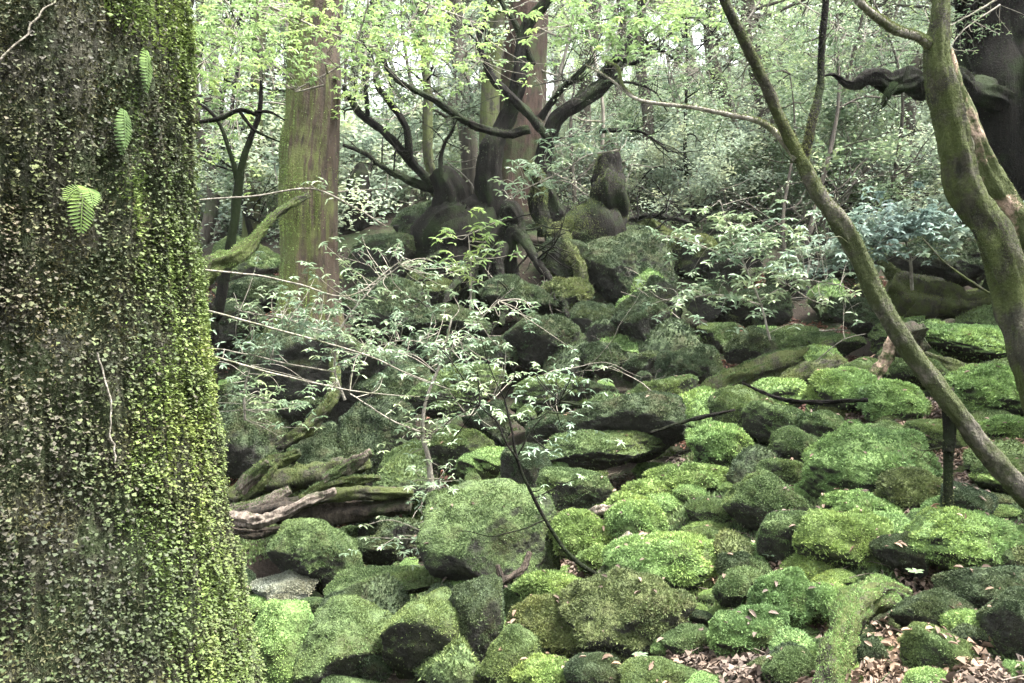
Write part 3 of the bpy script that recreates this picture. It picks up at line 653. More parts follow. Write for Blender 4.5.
log('broken_branch', 'reddish broken branch propped behind the leaning sapling', [('branch', [(868, 385, 6.4, .05), (882, 365, 6.4, .045), (893, 340, 6.4, .04), (902, 322, 6.4, .015)], 'bark_pink'), ('knot', [(892, 345, 6.4, .07), (906, 338, 6.4, .11), (922, 337, 6.4, .08)], 'rotten')], 'rotten', cat='branch')
log('fallen_branch', 'thin mossy fallen branch on the right slope behind the leaning sapling', [('branch', [(912, 352, 6.8, .03), (940, 362, 6.7, .045), (965, 370, 6.6, .05), (1000, 366, 6.5, .03)])], 'bark_mossgreen', 500, 'olive', cat='branch')
log('mossy_root', 'bright green mossy root bending down to the bottom edge like a knee', [('root', [(905, 598, 3.2, .03), (882, 592, 3.1, .045), (856, 600, 3.0, .052), (842, 630, 2.85, .055), (836, 665, 2.75, .056), (830, 710, 2.65, .056)])], 'bark_mossgreen', 9000, 'bright', cat='root')
log('pale_root', 'pale crooked root between the small cushions at the centre', [('root', [(535, 536, 5.1, .02), (560, 530, 5.05, .03), (585, 520, 5.0, .03), (600, 510, 4.95, .028), (625, 508, 4.9, .022), (645, 502, 4.85, .012)]), ('root', [(600, 577, 4.2, .02), (612, 562, 4.25, .028), (622, 548, 4.3, .03), (630, 535, 4.4, .02)])], 'wood_pale', 300, cat='root')
log('arched_bough', 'bent mossy bough curving down beneath the mound of the mossy trunk', [('branch', [(334, 350, 7.6, .03), (335, 375, 7.5, .04), (330, 400, 7.4, .05), (312, 424, 7.3, .055), (288, 440, 7.2, .045), (276, 447, 7.2, .03)])], 'bark_mossgreen', 900, cat='branch')
log('mossy_bough', 'moss-laden bough reaching from the giant trunk towards the mossy one', [('branch', [(195, 285, 5.6, .05), (215, 265, 5.7, .065), (240, 254, 5.8, .055), (262, 230, 6.0, .035), (285, 208, 6.2, .03), (308, 196, 6.4, .02)])], 'bark_mossgreen', 3500, 'yellow', cat='branch')
log('fallen_twig', 'short dark forked twig at the foot of the large pale green boulder', [('branch', [(530, 552, 4.45, .012), (522, 570, 4.4, .016), (505, 580, 4.35, .018), (488, 590, 4.3, .010)]), ('branch', [(497, 565, 4.4, .012), (505, 588, 4.35, .014), (520, 608, 4.3, .012)])], 'rotten', cat='branch')
log('resting_stick', 'long bare stick lying across from the gully to the bright cushions', [('branch', [(650, 433, 5.4, .008), (690, 420, 5.4, .012), (735, 410, 5.5, .008)]), ('branch', [(742, 383, 5.0, .006), (775, 397, 4.9, .01), (810, 402, 4.8, .012), (868, 400, 4.7, .01)])], 'bark_dark', cat='branch')

# ------------------------------------------------------------------ boulders
G = 'mossy boulders of the rock slope'
B = [
 # bottom left
 (278, 652, 72, 105, 'bright', 'tall block with a bright moss cap and bare grey face beside the giant trunk', 5, .8),
 (287, 589, 72, 32, 'grey', 'pale lichen-whitened stone lying on its side under the dark hollow', 6, .5),
 (234, 590, 40, 42, 'dark', 'dark round stone tucked against the giant trunk at the hollow', 0, .4),
 (322, 560, 90, 80, 'green', 'brownish pyramid boulder rising in front of the rotten log', -8, .6),
 (388, 583, 132, 34, 'green', 'long flat green slab tilting down to the right at lower left', 8, .6),
 (345, 650, 92, 90, 'green', 'smooth green hump of rock at the bottom edge, second from the giant trunk', -18, .5),
 (416, 640, 92, 88, 'green', 'big round boulder, darker on its right side, at bottom left of centre', -12, .5),
 (352, 608, 50, 34, 'dark', 'dark wedge of rock above the smooth green hump', 10, .7),
 (315, 606, 34, 22, 'green', 'small green stone below the lichen-whitened one', 0, .5),
 (372, 668, 34, 26, 'dark', 'small dark stone caught between the two big boulders at bottom left', -15, .5),
 (355, 690, 70, 24, 'green', 'low green stone cut off by the bottom edge below the small dark one', 0, .5),
 (484, 622, 62, 84, 'dark', 'dark shaggy upright boulder at the bottom, left of the yellow cushions', 12, .5),
 (492, 545, 125, 108, 'green', 'largest pale green dome at the centre with a bare left shoulder', -8, .6),
 (350, 537, 22, 20, 'green', 'tiny round moss ball right of the pyramid boulder', 0, .1),
 (373, 550, 46, 26, 'dark', 'low dark stone behind the tiny moss ball', 5, .5),
 # centre
 (605, 451, 112, 36, 'green', 'overhanging slab with black shade below at the centre', 2, .6),
 (578, 492, 72, 40, 'green', 'green wedge stone directly under the overhanging slab', -6, .8),
 (527, 476, 46, 56, 'dark', 'dark grey stone left of the green wedge', 0, .7),
 (640, 422, 128, 72, 'dark', 'broad dark textured boulder behind the overhanging slab', 6, .6),
 (655, 396, 78, 44, 'green', 'green sloping rock atop the broad dark boulder', 14, .6),
 (741, 414, 66, 54, 'green', 'tilted loaf-shaped boulder below the pair of diagonal logs', -24, .5),
 (724, 452, 66, 52, 'bright', 'bright slanting boulder between the black gap and the right slope', -30, .5),
 (690, 480, 70, 30, 'yellow', 'glowing yellow-green flat cushion right of the black gap', 2, .3),
 (655, 492, 50, 22, 'yellow', 'low yellow-green cushion below the glowing flat one', 0, .2),
 (633, 502, 44, 20, 'yellow', 'small yellow-green mound left of the pale root tip', 0, .2),
 (785, 428, 76, 40, 'green', 'long hummock slanting up to the right, above the round pair', -22, .3),
 (796, 446, 48, 34, 'green', 'round hummock under the long slanting one', 0, .3),
 (846, 398, 74, 52, 'bright', 'bright cushion left of the litter patch high on the slope', -16, .3),
 (893, 407, 66, 50, 'bright', 'bright pointed cushion beside the pinkish litter patch', -14, .4),
 (990, 396, 92, 56, 'bright', 'large bright hummock behind the leaning sapling at the right edge', -5, .4),
 (1008, 432, 54, 34, 'bright', 'smaller hummock below the large one at the right edge', -4, .3),
 (862, 470, 106, 80, 'bright', 'largest bright dome on the right slope, left of the leaning sapling', 0, .35),
 (787, 474, 52, 32, 'green', 'low round cushion left of the largest bright dome', -8, .3),
 (852, 507, 56, 28, 'bright', 'small bright cushion at the lower edge of the largest dome', 0, .2),
 (842, 542, 84, 66, 'yellow', 'yellow-topped dome with dark flanks, two below the largest dome', 4, .35),
 (788, 538, 62, 56, 'green', 'dark green lump left of the yellow-topped dome', -6, .4),
 (768, 504, 70, 56, 'green', 'ribbed green boulder in the middle of the slope', -26, .4),
 (663, 563, 100, 50, 'bright', 'plump bright cushion overhanging dark soil', 3, .3),
 (626, 617, 104, 80, 'olive', 'large olive-brown dome below the plump bright cushion', 10, .35),
 (585, 538, 54, 46, 'yellow', 'yellow-green cushion where the dark bent sapling crosses', -8, .35),
 (634, 526, 50, 48, 'bright', 'bright cushion behind the plump one', -10, .3),
 (553, 592, 66, 38, 'yellow', 'low yellow cushion left of the olive-brown dome', -6, .3),
 (545, 626, 66, 52, 'olive', 'olive cushion with black shade under it at bottom centre', 0, .35),
 (580, 642, 42, 44, 'olive', 'small olive cushion wedged left of the big olive dome', 0, .3),
 (508, 662, 48, 66, 'green', 'narrow green ridge running down to the bottom edge', -26, .5),
 (548, 676, 58, 34, 'yellow', 'light green cushion at the bottom edge under the olive one', 0, .3),
 (600, 680, 60, 44, 'dark', 'dark shaded rock below the olive-brown dome', 0, .5),
 (662, 678, 74, 38, 'green', 'flat green rock cut by the bottom edge', 0, .4),
 (780, 602, 48, 66, 'bright', 'bright finger-like cushion standing upright at lower right of centre', 4, .3),
 (748, 636, 64, 52, 'bright', 'bright shaggy cushion joined at the foot of the upright one', 0, .35),
 (790, 672, 48, 42, 'green', 'dull green hump at the bottom left of the mossy root', 0, .3),
 (822, 604, 40, 36, 'bright', 'small bright cushion left of the bend of the mossy root', 0, .3),
 (735, 568, 40, 30, 'dark', 'little dark tuft-covered stone in the litter path', 0, .4),
 (735, 590, 36, 34, 'green', 'little stone with brownish moss in the litter path', -14, .4),
 (966, 542, 104, 58, 'bright', 'big vivid green hummock at the right above a black hollow', -4, .4),
 (992, 590, 96, 66, 'dark', 'dark block beneath the vivid green hummock', 8, .6),
 (906, 552, 54, 44, 'dark', 'dark leafy lump between the yellow-topped dome and the vivid hummock', 0, .4),
 (936, 612, 84, 44, 'dark', 'dark ledge with ragged moss edge right of the mossy root', -12, .6),
 (938, 656, 62, 54, 'green', 'green bank at the bottom right between litter patches', 12, .4),
 (1016, 630, 42, 86, 'dark', 'dark shaggy boulder cut off by the lower right edge', 0, .5),
 (915, 494, 62, 44, 'olive', 'olive hummock just under the leaning sapling', -6, .4),
 (968, 505, 62, 44, 'dark', 'dark hummock right of the olive one beneath the sapling', 0, .4),
 (1004, 472, 50, 34, 'green', 'green hummock behind the foot of the leaning sapling', 0, .4),
 (890, 445, 60, 40, 'green', 'low green swelling between the largest dome and the sapling trunk', 0, .3),
 (710, 512, 44, 30, 'green', 'green pad above the litter path', -10, .3),
 # middle and back
 (620, 268, 92, 84, 'dark', 'largest back boulder, dark with an olive crown, under the root stump', 8, .7),
 (641, 330, 50, 66, 'dark', 'upright dark slab standing below the largest back boulder', 10, .9),
 (592, 324, 46, 40, 'dark', 'blocky dark stone left of the upright slab', 0, .8),
 (537, 345, 84, 52, 'dark', 'dark slanting rock below the twisted black tree', 18, .7),
 (548, 398, 76, 40, 'green', 'green flat-topped rock above the dark grey stone', 10, .6),
 (590, 392, 46, 30, 'dark', 'small grey-green rock beside the flat-topped one', 0, .6),
 (604, 362, 42, 36, 'dark', 'mossy stone between the upright slab and the flat-topped rock', -10, .7),
 (716, 336, 38, 34, 'green', 'light green block at the foot of the leafy branches', 0, .8),
 (750, 350, 44, 40, 'dark', 'dark leaning block above the diagonal logs', 10, .8),
 (797, 340, 64, 36, 'green', 'flat green rock above the upper diagonal log', 0, .6),
 (757, 308, 56, 40, 'dark', 'dark rock amid pale leafy twigs at mid right', 0, .7),
 (700, 300, 46, 40, 'dark', 'dark stone right of the largest back boulder', 0, .7),
 (738, 264, 66, 50, 'dark', 'black boulder under overhanging pale twigs', 0, .7),
 (690, 262, 56, 44, 'olive', 'olive stone touching the largest back boulder', 0, .6),
 (940, 258, 104, 62, 'dark', 'huge dark boulder beneath the blue-green shrub', -10, .7),
 (985, 266, 60, 40, 'olive', 'olive slab leaning right of the huge dark boulder', -20, .7),
 (830, 262, 70, 48, 'dark', 'dark rock left of the blue-green shrub', 12, .7),
 (855, 318, 60, 36, 'dark', 'dark rock crossed by the leaning sapling', 0, .6),
 (700, 365, 56, 36, 'dark', 'low dark stone left of the upper diagonal log', 0, .7),
 (675, 372, 44, 38, 'dark', 'dark cleft block right of the sloping green rock', 10, .8),
 (452, 228, 104, 66, 'dark', 'mossy mound carrying the low many-stemmed tree', 0, .3),
 (305, 372, 150, 110, 'dark', 'great mossy mound under the straight mossy trunk', 0, .4),
 (245, 432, 74, 84, 'dark', 'dark boulder behind the giant trunk, above the broken trunk piece', 0, .5),
 (385, 440, 86, 76, 'dark', 'grey shadowed boulder beside the arched bough', 12, .7),
 (407, 462, 46, 38, 'green', 'green-capped stone in the shaded gully', 0, .5),
 (350, 462, 90, 70, 'dark', 'shadowed rock face behind the broken trunk piece', 0, .6),
 (455, 447, 66, 56, 'green', 'green block behind the leafy sapling at the centre', 6, .6),
 (455, 392, 90, 48, 'green', 'green slope of rock under the leafy twigs left of centre', 6, .5),
 (400, 388, 76, 60, 'dark', 'dark rock right of the great mossy mound', 0, .6),
 (490, 425, 46, 44, 'dark', 'dark cleft stone above the dark grey one', 0, .7),
 (440, 330, 90, 46, 'dark', 'root-covered dark rock below the low many-stemmed tree', 0, .6),
 (520, 300, 70, 44, 'dark', 'shaded rock at the foot of the twisted black tree', 0, .6),
 (905, 340, 90, 30, 'green', 'flat mossy shelf left of the fallen branch', -6, .4),
 (975, 345, 110, 36, 'bright', 'bright mossy shelf behind the fallen branch', -6, .4),
 (870, 372, 70, 30, 'green', 'green shelf below the knot of the broken branch', 0, .4),
 (245, 262, 70, 46, 'green', 'green rock behind the moss-laden bough', 0, .5),
 (225, 330, 70, 60, 'dark', 'dark rock at the foot of the thin black sapling', 0, .6),
] + [
 (560, 262, 50, 40, 'dark', 'dark stone held by the roots of the leaning old tree', 0, .6),
 (660, 300, 44, 40, 'dark', 'square dark stone just right of the upright slab', -8, .8),
 (560, 300, 54, 36, 'olive', 'olive rock under the bent mossy root', 10, .5),
 (780, 275, 50, 36, 'dark', 'dark stone behind the silvery shrub', 0, .7),
 (720, 235, 60, 34, 'dark', 'flat dark stone at the top of the rocky bank', 0, .7),
 (650, 235, 60, 34, 'olive', 'olive rock behind the largest back boulder', 0, .6),
 (790, 240, 56, 34, 'dark', 'dark rock at the top of the bank left of the blue-green shrub', 0, .6),
 (390, 262, 70, 50, 'dark', 'dark rock between the straight mossy trunk and the mossy mound', 0, .5),
 (385, 310, 80, 56, 'dark', 'dark rock behind the spreading shrub', 0, .6),
 (255, 300, 60, 44, 'dark', 'dark rock left of the straight mossy trunk', 0, .6),
 (430, 290, 50, 40, 'olive', 'olive rock below the mossy mound', 0, .6),
 (480, 355, 64, 44, 'dark', 'dark rock in the centre of the bank behind the leafy twigs', -10, .7),
 (650, 365, 50, 36, 'dark', 'dark stone below the square one', 0, .7),
 (560, 432, 60, 40, 'dark', 'dark stone above the overhanging slab', 0, .7),
 (300, 410, 80, 50, 'dark', 'dark ledge under the great mossy mound', 0, .6),
 (830, 345, 50, 28, 'green', 'green stone at the upper end of the diagonal logs', 0, .6),
 (920, 375, 60, 30, 'green', 'green swelling behind the leaning sapling', -6, .4),
 (940, 440, 60, 36, 'green', 'green pad right of the sapling prop root', -6, .4),
 (820, 430, 50, 34, 'green', 'green pad between the long hummock and the largest dome', -10, .4),
 (700, 540, 44, 26, 'green', 'small pad in the litter path above the plump cushion', 0, .4),
 (600, 560, 36, 30, 'yellow', 'small cushion behind the plump bright cushion', 0, .3),
 (520, 600, 44, 40, 'green', 'green stone between the dark shaggy boulder and the yellow cushion', -20, .5),
 (445, 600, 34, 30, 'dark', 'little dark stone left of the dark shaggy boulder', 0, .6),
 (690, 640, 50, 26, 'green', 'low pad right of the big olive dome', 0, .3),
 (870, 660, 40, 40, 'dark', 'dark stone in the shade right of the mossy root', 0, .5),
]
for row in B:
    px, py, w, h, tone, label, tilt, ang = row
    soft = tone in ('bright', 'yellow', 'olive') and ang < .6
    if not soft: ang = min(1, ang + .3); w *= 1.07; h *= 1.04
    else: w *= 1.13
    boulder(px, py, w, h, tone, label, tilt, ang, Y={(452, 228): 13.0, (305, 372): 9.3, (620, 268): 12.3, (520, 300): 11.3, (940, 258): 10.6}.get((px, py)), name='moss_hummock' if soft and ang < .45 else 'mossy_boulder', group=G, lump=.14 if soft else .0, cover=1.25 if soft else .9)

# small stones between them: nothing tells these apart
HOLES = [(215, 505, 300, 580), (585, 440, 715, 482), (325, 400, 410, 450), (440, 235, 505, 300), (920, 565, 1024, 605), (870, 585, 935, 650)]
protos = []
for k, tone in enumerate(['green', 'bright', 'dark', 'olive', 'green', 'dark', 'bright', 'green']):
    v, f = rock_shape(900 + k, .8, 5, tone == 'bright'); v = v * np.array([.17, .13, .10 + .02 * (k % 3)])
    o = obj('small_mossy_stone', Acc().add(v, f), STONE[tone]); ac = Acc(); n = 1500
    p, nr = surf_samples(v, f, n, lambda c, nr: np.clip(nr[:, 2] + .3, .02, 1))
    leaves(ac, p, unit(nr + rdir(n) * .7), rdir(n), .013 * rng.uniform(.7, 1.5, n), .009 * rng.uniform(.6, 1, n), shape='tri'); obj('moss', ac, BLADE[tone], o, smooth=False)
    tag(o, 'small mossy stone wedged between the larger boulders of the slope', 'stone', 'small stones between the boulders'); protos.append([o, False])
count = 0
for t in range(900):
    px = rng.uniform(215, 1024) if t % 12 else rng.uniform(20, 215); py = rng.uniform(285, 690)
    if count >= 280: break
    if any(a <= px <= c and b <= py <= d for a, b, c, d in HOLES): continue
    if px > 560 and py > 470 and rng.random() < .65: continue
    Y = hit(px, py); q = P(px, py, Y)
    if Y < 2.3 or Y > 15: continue
    pr = protos[rng.integers(len(protos))]
    if pr[1]: o = copy_tree(pr[0])
    else: o = pr[0]; pr[1] = True
    s = .35 + 1.3 * rng.random() ** 2.2; s *= (Y / 5.5) ** .8
    o.location = (q[0], q[1] + .05, q[2] - .02 * s); o.rotation_euler = (rng.uniform(-.4, .4), rng.uniform(-.4, .4), rng.uniform(0, 6.28)); o.scale = (s * rng.uniform(.8, 1.4), s, s * rng.uniform(.8, 1.3)); count += 1

cush = []
for k, tone in enumerate(['bright', 'yellow', 'green', 'bright', 'olive']):
    v, f = rock_shape(950 + k, .3, 5, True); v = v * np.array([.13, .12, .075])
    o = obj('moss_cushion', Acc().add(v, f), STONE[tone]); ac = Acc(); n = 3200
    p, nr = surf_samples(v, f, n, lambda c, nr: np.clip(nr[:, 2] + .4, .02, 1))
    leaves(ac, p, unit(nr + rdir(n) * .8), rdir(n), .009 * rng.uniform(.7, 1.6, n), .006 * rng.uniform(.6, 1, n), shape='tri'); obj('moss', ac, BLADE[tone], o, smooth=False)
    tag(o, 'small moss cushion in the carpet between the larger hummocks of the right slope', 'moss cushion', 'small moss cushions of the right slope'); cush.append([o, False])
count = 0
for t in range(900):
    px = rng.uniform(540, 1030); py = rng.uniform(405, 690)
    if count >= 150 or px < 1090 - py: continue
    if any(a <= px <= c and b <= py <= d for a, b, c, d in HOLES): continue
    q = P(px, py, hit(px, py)); zl = ground_low(q[0], q[1])[0]; pr = cush[rng.integers(len(cush))]
    o = copy_tree(pr[0]) if pr[1] else pr[0]; pr[1] = True; s = (.35 + .85 * rng.random() ** 1.5) * (q[1] / 4) ** .6
    o.location = (q[0], q[1], zl + .02 * s); o.rotation_euler = (rng.uniform(-.2, .2), rng.uniform(-.3, .1), rng.uniform(0, 6.28)); o.scale = (s * rng.uniform(.8, 1.7), s, s * rng.uniform(.8, 1.2)); count += 1

# ------------------------------------------------------------------ ground cover
def scatter(n, x0, x1, y0, y1, thr=-9, seed=0, sc=1.5):
    x = rng.uniform(x0, x1, n); y = rng.uniform(y0, y1, n); q = np.stack([x, y, x * 0], 1); k = fbm(q * sc, 3, seed) > thr
    # keep to the viewed wedge and a bit round it
    k &= (np.abs(x) < .8 * y + .8); x, y = x[k], y[k]; return np.stack([x, y, ground_low(x, y)], 1)
p = scatter(150000, -.3, 3.6, 2.0, 7.0, .02, 61); n = len(p)
ac = Acc(); d = rdir(n) * np.array([1, 1, .35]); s = rng.uniform(.018, .05, n)
pp = p + np.stack([np.zeros(n), np.zeros(n), rng.uniform(0, .05, n)], 1); nn_ = np.array([0, 0, 1.]) + rdir(n) * .8; h2 = n // 2
leaves(ac, pp[:h2], d[:h2], nn_[:h2], s[:h2], s[:h2] * rng.uniform(.3, .6, h2), .5); leaves(ac, pp[h2:], d[h2:], nn_[h2:], s[h2:] * .8, s[h2:] * rng.uniform(.2, .8, n - h2), .6, 'diamond')
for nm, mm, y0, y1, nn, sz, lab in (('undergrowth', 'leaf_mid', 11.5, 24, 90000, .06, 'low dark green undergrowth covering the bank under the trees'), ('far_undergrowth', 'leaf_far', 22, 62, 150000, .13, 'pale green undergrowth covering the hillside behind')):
    pu = scatter(nn, -40, 48, y0, y1, -.15, 81, .5); m = len(pu); au = Acc(); sz = sz * rng.uniform(.6, 1.4, m)
    leaves(au, pu + np.stack([np.zeros(m), np.zeros(m), rng.uniform(0, 1, m) ** 2 * (.35 if y0 < 20 else .9) * (1 + fbm(pu * .8, 2, 5))], 1), rdir(m) * np.array([1, 1, .5]), np.array([0, 0, 1.]) + rdir(m) * .6, sz, sz * .5, .2, 'diamond')
    tag(obj(nm, au, M[mm], smooth=False), lab, 'undergrowth', kind='stuff')
fp = np.concatenate(FALLEN); m = len(fp); s = rng.uniform(.02, .045, m); leaves(ac, fp, rdir(m) * np.array([1, 1, .3]), np.array([0, -.2, 1.]) + rdir(m) * .5, s, s * .45, .35)
tag(obj('leaf_litter', ac, M['litter'], smooth=False), 'pale pinkish-brown dead leaves strewn between the hummocks of the right slope', 'leaf litter', kind='stuff')
p = scatter(60000, -5, 8, 6.5, 13, .2, 63); n = len(p); ac = Acc(); s = rng.uniform(.04, .09, n)
leaves(ac, p + [0, 0, .02], rdir(n) * np.array([1, 1, .35]), np.array([0, 0, 1.]) + rdir(n) * .6, s, s * .5, .35)
tag(obj('russet_litter', ac, M['litter_red'], smooth=False), 'reddish brown dead leaves and needles on the shaded ground below the trees', 'leaf litter', kind='stuff')
tp_ = scatter(5200, -1.5, 3.6, 2.0, 8.0, -.1, 61); ac = Acc()
for q in tp_[:1500]:
    d = unit(rng.normal(size=3) * np.array([1, 1, .15])); L = rng.uniform(.04, .22); tube(ac, [q - d * L / 2 + [0, 0, .03], q + rng.normal(size=3) * .01 + [0, 0, .035], q + d * L / 2 + [0, 0, .03]], [.0022, .002, .001], 4, 2, 0)
tag(obj('twig_debris', ac, M['wood_pale'], smooth=False), 'broken little twigs lying in the dead leaves of the right slope', 'twigs', kind='stuff')
p = scatter(330000, -3.0, 4.5, 2.0, 9.0, -9, 61, 1.5); p = p[fbm(np.stack([p[:, 0], p[:, 1], p[:, 0] * 0], 1) * 1.5, 3, 61) < .04]; p = p[np.all([(p[:, 0] - a) ** 2 + (p[:, 1] - b) ** 2 > (rr * 1.3) ** 2 for a, b, _, rr in DIPS], 0)]; n = len(p); ac = Acc(); s = .014 * (1 + p[:, 1] / 8)
leaves(ac, p, unit(rdir(n) * .7 + [0, 0, 1]), rdir(n), s * rng.uniform(.8, 1.8, n), s * .8, shape='tri')
tag(obj('moss_carpet', ac, BLADE['green'], smooth=False), 'short green moss creeping over the soil between the stones', 'moss', kind='stuff')

# ------------------------------------------------------------------ leafy shrubs in front
def shrub(name, label, base, stems, clusters, lm='leaf_spray', bark='bark_pale', LL=.040, LW=.013, per=6, group=None, cat='shrub', dens=.8):
    p0 = P(*base); e = empty(name, p0, label, cat, group); st = Acc(); tw = Acc(); lv = Acc(); cl = []
    for pts in stems:
        st = Acc(); q, r = pix(pts); cl.append(tube(st, q, r, 7, 6, .12, wob=.02, seed=int(pts[0][0]))); obj('stem', shift(st, p0), M[bark], e)
    cl = np.vstack(cl)
    for (cx, cy, rx, ry, Y, dy, n) in clusters:
        for k in range(int(n * dens)):
            u = rng.normal(size=2) * .66; yy = Y + rng.uniform(-dy, dy); t = P(cx + u[0] * rx, cy + u[1] * ry, yy)
            j = np.argmin(((cl - t) ** 2).sum(1) + rng.uniform(0, .02)); s = cl[j]; m = (s + t) / 2 + rng.normal(size=3) * .04
            if k % 3: tube(tw, [s, m, t], [.0035, .0028, .0016], 4, 4, 0)
            hub = [t]; 
            dirv = unit(t - m)
            for jj in (1, 2): hub.append(t - dirv * .05 * jj + rng.normal(size=3) * .02)
            for hpt in hub:
                a0 = rng.uniform(0, 6.28); nn = per if hpt is t else 3; th = a0 + np.arange(nn) * 6.28 / nn + rng.normal(size=nn) * .25
                tilt = rng.normal(size=3) * .3 + np.array([0, 0, 1]); tilt = unit(tilt); ux = unit(np.cross(tilt, [1, .3, 0])); uy = np.cross(tilt, ux)
                d = ux * np.cos(th)[:, None] + uy * np.sin(th)[:, None] - tilt * .18
                sc = Y / 4.8
                leaves(lv, np.repeat(hpt[None], nn, 0), d, np.repeat(tilt[None], nn, 0) + rdir(nn) * .25, LL * sc * rng.uniform(.7, 1.25, nn), LW * sc * rng.uniform(.8, 1.2, nn))
    if tw.v: obj('twigs', shift(tw, p0), M[bark], e)
    if lv.v: obj('leaves', shift(lv, p0), M[lm], e, smooth=False)
    return e

shrub('bent_sapling', 'dark bent sapling springing from between cushions, pale leaves at its top', (600, 577, 4.2),
    [[(600, 577, 4.2, .014), (575, 560, 4.2, .012), (555, 535, 4.2, .010), (535, 500, 4.2, .009), (518, 460, 4.2, .008), (512, 430, 4.2, .006), (505, 400, 4.25, .005)],
     [(518, 460, 4.2, .006), (500, 430, 4.2, .005), (480, 405, 4.3, .003)], [(518, 455, 4.2, .005), (535, 425, 4.2, .004), (560, 400, 4.3, .003)], [(545, 520, 4.2, .004), (500, 535, 4.1, .003), (460, 530, 4.0, .002)]],
    [(525, 405, 60, 40, 4.3, .4, 34), (550, 455, 30, 25, 4.2, .2, 10), (470, 405, 40, 30, 4.4, .3, 16), (560, 385, 50, 22, 4.5, .3, 16)], 'leaf_spray', 'bark_dark')
shrub('pale_stemmed_sapling', 'pale thin sapling rising from the gully into leafy sprays left of centre', (428, 475, 5.2),
    [[(432, 492, 5.2, .022), (428, 460, 5.2, .018), (422, 430, 5.2, .014), (426, 395, 5.2, .011), (440, 360, 5.2, .009), (452, 320, 5.2, .006)],
     [(422, 432, 5.2, .008), (390, 420, 5.1, .005), (350, 395, 5.1, .004)], [(425, 440, 5.2, .007), (460, 415, 5.1, .005), (490, 400, 5, .003)], [(440, 362, 5.2, .005), (470, 330, 5.2, .004), (500, 300, 5.2, .003)]],
    [(470, 340, 55, 30, 5.2, .4, 26), (500, 310, 40, 16, 5.2, .3, 12), (440, 370, 60, 30, 5.2, .5, 26), (420, 430, 40, 30, 5.2, .3, 14), (480, 365, 70, 25, 5.3, .4, 22), (445, 400, 40, 25, 5.1, .3, 10)], 'leaf_spray')
shrub('low_leafy_plant', 'low plant with fresh pale leaves at the left foot of the largest pale green dome', (430, 520, 5.0),
    [[(425, 560, 5.0, .014), (428, 530, 5.0, .012), (436, 500, 5.0, .008), (440, 480, 5.0, .004)]],
    [(435, 490, 26, 20, 5.0, .2, 18), (400, 545, 34, 18, 4.9, .15, 14)], 'leaf_spray')
shrub('lime_sapling', 'small upright sapling with lime green leaves above the dark slanting rock', (470, 300, 7.5),
    [[(470, 310, 7.5, .010), (471, 280, 7.5, .009), (470, 255, 7.5, .007), (468, 235, 7.5, .004)]],
    [(470, 240, 40, 22, 7.5, .3, 22), (455, 262, 30, 12, 7.5, .3, 8)], 'leaf_lime', LL=.05)
shrub('spreading_shrub', 'spreading shrub with layered pale leaves in front of the straight mossy trunk', (330, 390, 6.0),
    [[(345, 400, 6.0, .012), (335, 370, 6.0, .010), (340, 330, 6, .008), (370, 290, 6, .006), (400, 265, 6, .004)], [(340, 335, 6, .006), (290, 320, 6, .005), (240, 310, 6, .004)], [(337, 365, 6, .006), (400, 340, 6, .005), (450, 350, 6, .003)],
     [(335, 372, 6, .006), (280, 362, 5.8, .005), (225, 350, 5.7, .004)]],
    [(380, 262, 60, 26, 6.0, .6, 42), (440, 290, 45, 30, 6.2, .5, 18), (270, 322, 55, 22, 6.0, .5, 32), (330, 300, 40, 16, 6, .4, 12), (380, 320, 60, 22, 6.0, .5, 34), (260, 350, 45, 14, 5.9, .4, 22), (350, 352, 60, 20, 6.0, .5, 30), (420, 345, 50, 22, 6, .5, 20), (300, 305, 50, 18, 6.2, .4, 34), (320, 330, 40, 16, 6.2, .4, 26)], 'leaf_spray')
shrub('shaded_fern_shrub', 'dull green leafy shrub low beside the giant trunk above the broken trunk piece', (245, 400, 7.2),
    [[(245, 420, 7.2, .012), (245, 390, 7.2, .010), (250, 365, 7.2, .005)]], [(245, 392, 45, 26, 7.2, .4, 40), (300, 395, 40, 20, 7.2, .4, 14)], 'leaf_mid')
shrub('silvery_shrub', 'pale twiggy shrub with silvery leaves over the dark rocks at mid right', (760, 330, 8.3),
    [[(770, 340, 8.3, .014), (760, 300, 8.3, .012), (745, 265, 8.3, .010), (730, 235, 8.3, .007), (720, 200, 8.3, .004)], [(762, 305, 8.3, .01), (720, 295, 8.2, .007), (680, 300, 8.2, .005)], [(760, 300, 8.3, .01), (800, 280, 8.2, .007), (840, 285, 8.2, .005)], [(745, 268, 8.3, .008), (700, 245, 8.3, .006), (660, 235, 8.3, .004)]],
    [(745, 222, 60, 20, 8.3, .5, 40), (740, 258, 55, 22, 8.3, .5, 42), (720, 298, 60, 20, 8.2, .5, 46), (790, 290, 60, 22, 8.2, .5, 38), (790, 240, 50, 20, 8.4, .5, 26), (690, 240, 35, 14, 8.4, .5, 14)], 'leaf_spray', per=5, LL=.045, LW=.017)
shrub('blue_green_shrub', 'dense blue-green shrub spilling over the huge dark boulder at the right', (910, 262, 9.2),
    [[(912, 290, 9.3, .02), (910, 260, 9.2, .018), (905, 235, 9.1, .01)], [(910, 262, 9.2, .012), (870, 245, 9.0, .008), (830, 258, 8.9, .005)], [(910, 262, 9.2, .012), (950, 225, 9.1, .008), (970, 215, 9, .005)]],
    [(900, 222, 62, 20, 9.0, .6, 130), (930, 216, 52, 20, 9.1, .6, 90), (862, 238, 45, 18, 8.9, .5, 80), (830, 258, 32, 14, 8.8, .4, 40), (950, 235, 30, 14, 9, .4, 40)], 'leaf_teal', LL=.04, LW=.02, per=7)
